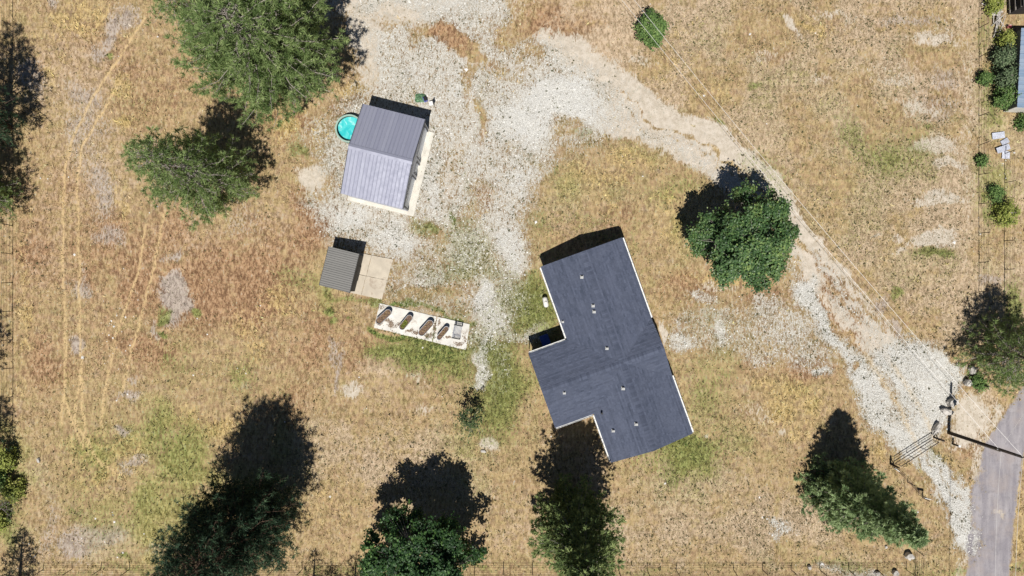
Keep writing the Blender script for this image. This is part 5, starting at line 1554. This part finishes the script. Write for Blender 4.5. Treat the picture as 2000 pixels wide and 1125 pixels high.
mk = thing('white_marker', 'small white-topped marker stake beside the utility pole', 'marker', (*g_, 0))
MB().tube([(0, 0, 0), (0, 0, .95)], .09, 8).build('stake', M['black_metal'], mk)
MB().box((0, 0, .99), (.2, .2, .1)).build('cap', M['white_trim'], mk)
g_ = G(1903, 748)
mk = thing('wooden_post', 'leaning dark wooden post beside the boulders at the road', 'post', (*g_, 0))
MB().tube([(0, 0, -.1), (.35, -.15, 1.5)], .08, 8).build('post_shaft', M['pole_wood'], mk)

# ------------------------------------------------------------------ utility pole and wires
pb = G(1853, 845)
pole = thing('utility_pole', 'tall dark wooden utility pole beside the road', 'utility pole', (*pb, 0))
MB().tube([(0, 0, -.2), (0, 0, 3), (0, 0, 9.6)], [.17, .155, .115], 12).build('pole_shaft', M['pole_wood'], pole, smooth=True)
MB().tube([(0, 0, 9.55), (0, 0, 9.8)], .05, 8).build('insulator', M['black_metal'], pole)
MB().box((-.12, .05, 9.2), (.35, .08, .08)).build('bracket', M['black_metal'], pole)
MB().box((0, 0, 6.9), (.36, .1, .1)).build('bracket', M['galv'], pole)
MB().box((.0, -.16, 5.6), (.06, .08, 3)).build('ground_wire', M['galv'], pole)


def wire(label, a, b, sag, name='power_line'):
    a, b = Vector(a), Vector(b)
    pts = []
    for i in range(41):
        t = i / 40
        p = a.lerp(b, t); p.z -= sag * 4 * t * (1 - t)
        pts.append(p - a)
    o = MB().tube(pts, 0.0135, 5).build(name, M['wire'])
    o.location = a
    tag(o, label, 'power line', 'overhead wires')


W = lambda x_, y_, z_: (*G(x_, y_, z_), z_)
wire('upper overhead wire running from the pole top north-west over the bush', (pb[0], pb[1], 9.75), W(1105, -170, 9.5), 1.4)
wire('lower overhead wire running from the pole north-west along the drive', (pb[0] - .1, pb[1] + .1, 6.95), W(1080, -170, 6.8), 1.1)
wire('overhead wire running south from the pole along the middle of the road', (pb[0] + .15, pb[1] - .2, 6.95), W(1948, 1340, 6.9), .5)
wire('overhead wire running south from the pole top along the road verge', (pb[0], pb[1], 9.7), W(1987, 1340, 9.4), .5)
wire('short overhead wire running north-east from the pole across the road', (pb[0] + .1, pb[1], 6.95), W(2100, 676, 6.9), .3)

# ------------------------------------------------------------------ boulders
def boulder(label, px_, py_, s, rz, seed):
    g_ = G(px_, py_)
    V = []; F = []
    nu, nv = 12, 7
    off = Vector((seed * 3.1, seed * 1.7, seed))
    for j in range(nv + 1):
        ph = math.pi * j / nv
        for i in range(nu):
            th = 2 * math.pi * i / nu
            d = Vector((math.sin(ph) * math.cos(th), math.sin(ph) * math.sin(th), math.cos(ph)))
            k = 1 + 0.42 * mnoise.noise(d * 1.3 + off) + 0.15 * mnoise.noise(d * 3.1 + off)
            # blocky: push towards a rounded box
            m_ = max(abs(d.x), abs(d.y), abs(d.z)); k *= (1 / m_) ** 0.45
            V.append((d.x * s[0] * k, d.y * s[1] * k, d.z * s[2] * k + s[2] * .7))
    for j in range(nv):
        for i in range(nu): F.append((j * nu + i, (j + 1) * nu + i, (j + 1) * nu + (i + 1) % nu, j * nu + (i + 1) % nu))
    o = MB().add(V, F).build('boulder', M['boulder'])
    o.location = (*g_, 0); o.rotation_euler = (0, 0, math.radians(rz))
    tag(o, label, 'boulder', 'boulders')


boulder('long pale boulder at the end of the gate', 1826, 836, (.62, .24, .34), 62, 1)
boulder('broad pale boulder crossed by the utility pole shadow', 1846, 803, (.52, .33, .34), -18, 2)
boulder('pointed pale boulder just north-east of the pole shadow', 1857, 785, (.46, .34, .42), 20, 3)
boulder('round pale boulder at the edge of the gravel near the leaning post', 1887, 747, (.34, .30, .40), 40, 4)
boulder('grey boulder at the foot of the road-corner pine', 1896, 723, (.34, .36, .28), 10, 5)
boulder('large square white block near the bottom right fence', 1773, 1085, (.34, .36, .34), 33, 6)
boulder('small white boulder on the bottom fence line below the square block, west one', 1712, 1119, (.26, .2, .2), 20, 7)
boulder('small white boulder on the bottom fence line below the square block, east one', 1747, 1117, (.28, .24, .26), 50, 8)
boulder('smallest white boulder on the bottom fence line, far from the square block', 1580, 1107, (.18, .2, .2), 0, 9)
boulder('flat pale stone on the bare patch of the lawn', 944, 881, (.26, .12, .08), -10, 10)
boulder('small white stone just north of the square block', 1730, 1068, (.13, .13, .1), -10, 11)
boulder('pale stone at the west fence beside the small pine', 76, 899, (.14, .24, .12), 10, 12)

# ------------------------------------------------------------------ east neighbours
nb_ = thing('neighbour_shed', 'low neighbouring shed with blue ribbed metal roof at the right edge', 'shed', (47.95, 17.25, 0), math.radians(-3))
mb = MB()
mb.prism([(0, 0), (7, 0), (7, 7.3), (0, 7.3)], 0, [1.95, 2.7, 2.7, 1.95])
mb.build('wall', M['neighbour_wall'], nb_)
MB().box((3.5, -0.03, .95), (6.98, .05, 1.85)).build('front_wall', M['concrete_white'], nb_)
pw = 0.42
pm = MB()
a_ = math.atan2(.75, 7); Ls = 7.5
pr = [(0, 0), (pw - .1, 0), (pw - .07, .04), (pw - .03, .04), (pw, 0)]
pm.add([(x_, y_, z_) for y_ in (0, Ls) for x_, z_ in pr], [(i, i + 1, 6 + i, 5 + i) for i in range(4)])
me = pm.mesh('roof_panel', M['neighbour_roof'])
for i in range(18):
    o = bpy.data.objects.new('roof_panel', me); COL.objects.link(o); o.parent = nb_
    o.location = (-.08, 7.4 - i * pw, 1.985)
    o.rotation_euler = Matrix(((0, math.cos(a_), -math.sin(a_)), (-1, 0, 0), (0, math.sin(a_), math.cos(a_)))).to_euler()
lt = thing('board_shed', 'dark board-walled shed with pale battens in the top right corner', 'shed', (48.4, 26.7, 0), math.radians(2))
MB().prism([(0, 0), (4, 0), (4, 5), (0, 5)], 0, [2.2, 2.6, 2.6, 2.2]).build('wall', M['dark_wood'], lt)
for z_ in (.35, 1.1, 1.85): MB().box((-.04, 2.5, z_), (.06, 5, .12)).build('batten', M['old_wood'], lt)
MB().prism([(-.1, -.1), (4.1, -.1), (4.1, 5.1), (-.1, 5.1)], [2.21, 2.63, 2.63, 2.21], [2.27, 2.69, 2.69, 2.27]).build('roof', M['neighbour_wall'], lt)
g_ = G(1972.5, 52, .35)
bk = thing('bucket', 'faded red bucket at the corner of the blue-roofed shed', 'bucket', (*g_, 0))
MB().lathe([(.001, .02), (.15, .02), (.19, .38), (.175, .38), (.14, .06), (.001, .06)], 16).build('bucket_body', M['red'], bk, smooth=True)
MB().tube([(.19 * math.cos(t_), .12 * math.sin(t_), .38 + .2 * math.sin(t_)) for t_ in [i * math.pi / 8 for i in range(9)]], .01, 5).build('handle', M['galv'], bk)
# bleached branch heap
g_ = G(1946, 26)
br = thing('branch_heap', 'heap of bleached grey-white branches by the north-east fence', 'branch heap', (*g_, 0))
rg = random.Random(9)
for k in range(46):
    if k < 28:
        L = rg.uniform(1.0, 2.6); an = rg.gauss(1.45, .28); c = Vector((rg.gauss(0, .16), rg.uniform(-1.4, 1.6), rg.uniform(.05, .42)))
    else:
        L = rg.uniform(.5, 1.3); an = rg.uniform(-.6, .8); c = Vector((rg.gauss(-.35, .35), rg.gauss(.05, .35), rg.uniform(.05, .4)))
    d = Vector((math.cos(an), math.sin(an), rg.uniform(-.05, .05))) * L / 2
    m_ = c + Vector((rg.uniform(-.08, .08), rg.uniform(-.08, .08), 0))
    MB().tube([c - d, m_, c + d], [rg.uniform(.03, .06), .045, .018], 5).build('branch', M['bleached'], br)
# metal sheets
for lb_, a_, b_, sx_, sy_, rz_, z_, tx in [('uppermost pale metal sheet lying in the grass south of the blue-roofed shed', 1949, 265, 1.25, .62, 8, .10, .06), ('long pale metal sheet lying across the others', 1957, 291, 1.35, .55, 20, .20, .05),
                                           ('lilac-grey metal sheet half under the long pale one', 1964, 303, .75, .75, -5, .06, -.03), ('short grey metal sheet between the two pale ones', 1962, 277, .8, .5, 30, .07, .04)]:
    g_ = G(a_, b_)
    V = []; F = []
    nW = 22
    for j in range(2):
        for i in range(nW + 1):
            V.append((sx_ * (j - .5), sy_ * (i / nW - .5), .018 * math.cos(i * math.pi)))
    for i in range(nW): F.append((i, nW + 1 + i, nW + 2 + i, i + 1))
    o = MB().add(V, F).build('metal_sheet', M['sheet'])
    o.location = (*g_, z_); o.rotation_euler = (tx, tx * .5, math.radians(rz_))
    sd_ = o.modifiers.new('gauge', 'SOLIDIFY'); sd_.thickness = .006
    tag(o, lb_, 'metal sheet', 'loose metal sheets')
# clutter north of the workshop
g_ = G(821, 192)
V = []; F = []
rg = np.random.RandomState(3)
for j in range(13):
    for i in range(13):
        u, v = i / 6 - 1, j / 6 - 1
        d = max(0, 1 - u * u * .9) * max(0, 1 - v * v * .9)
        z_ = .02 + d * (.22 + .2 * mnoise.noise(Vector((u * 2.6, v * 2.6, 1)))) + .04 * rg.rand()
        V.append((u * .5 * (1 + .2 * rg.randn() * .3), v * .42 * (1 + .2 * rg.randn() * .3), z_))
F = [(j * 13 + i, j * 13 + i + 1, (j + 1) * 13 + i + 1, (j + 1) * 13 + i) for j in range(12) for i in range(12)]
o = MB().add(V, F).build('tarp', M['tarp'])
o.location = (*g_, 0); tag(o, 'crumpled green tarp lying on the gravel north of the workshop', 'tarp')
g_ = G(830, 193, .3)
bk = thing('tote', 'bright blue plastic tub beside the green tarp', 'tub', (*g_, 0), .4)
MB().prism([(-.17, -.25), (.17, -.25), (.17, .25), (-.17, .25)], 0, .32).build('tub_body', M['blue_bright'], bk, bevel=.02)
MB().box((.02, .0, .345), (.3, .44, .04)).build('lid', M['black_metal'], bk)
g_ = G(842, 202, .4)
ch = thing('folding_chair', 'white folding chair with dark legs on the gravel by the tarp', 'chair', (*g_, 0), .25)
MB().box((0, 0, .42), (.42, .42, .04)).build('seat', M['white_trim'], ch)
MB().box((.24, 0, .72), (.05, .42, .45), m=Matrix.Rotation(.2, 3, 'Y')).build('backrest', M['black_metal'], ch)
for x_, y_ in ((-.18, -.19), (-.18, .19), (.2, -.19), (.2, .19)): MB().tube([(x_ * 1.15, y_, 0), (x_, y_, .42)], .018, 6).build('leg', M['black_metal'], ch)
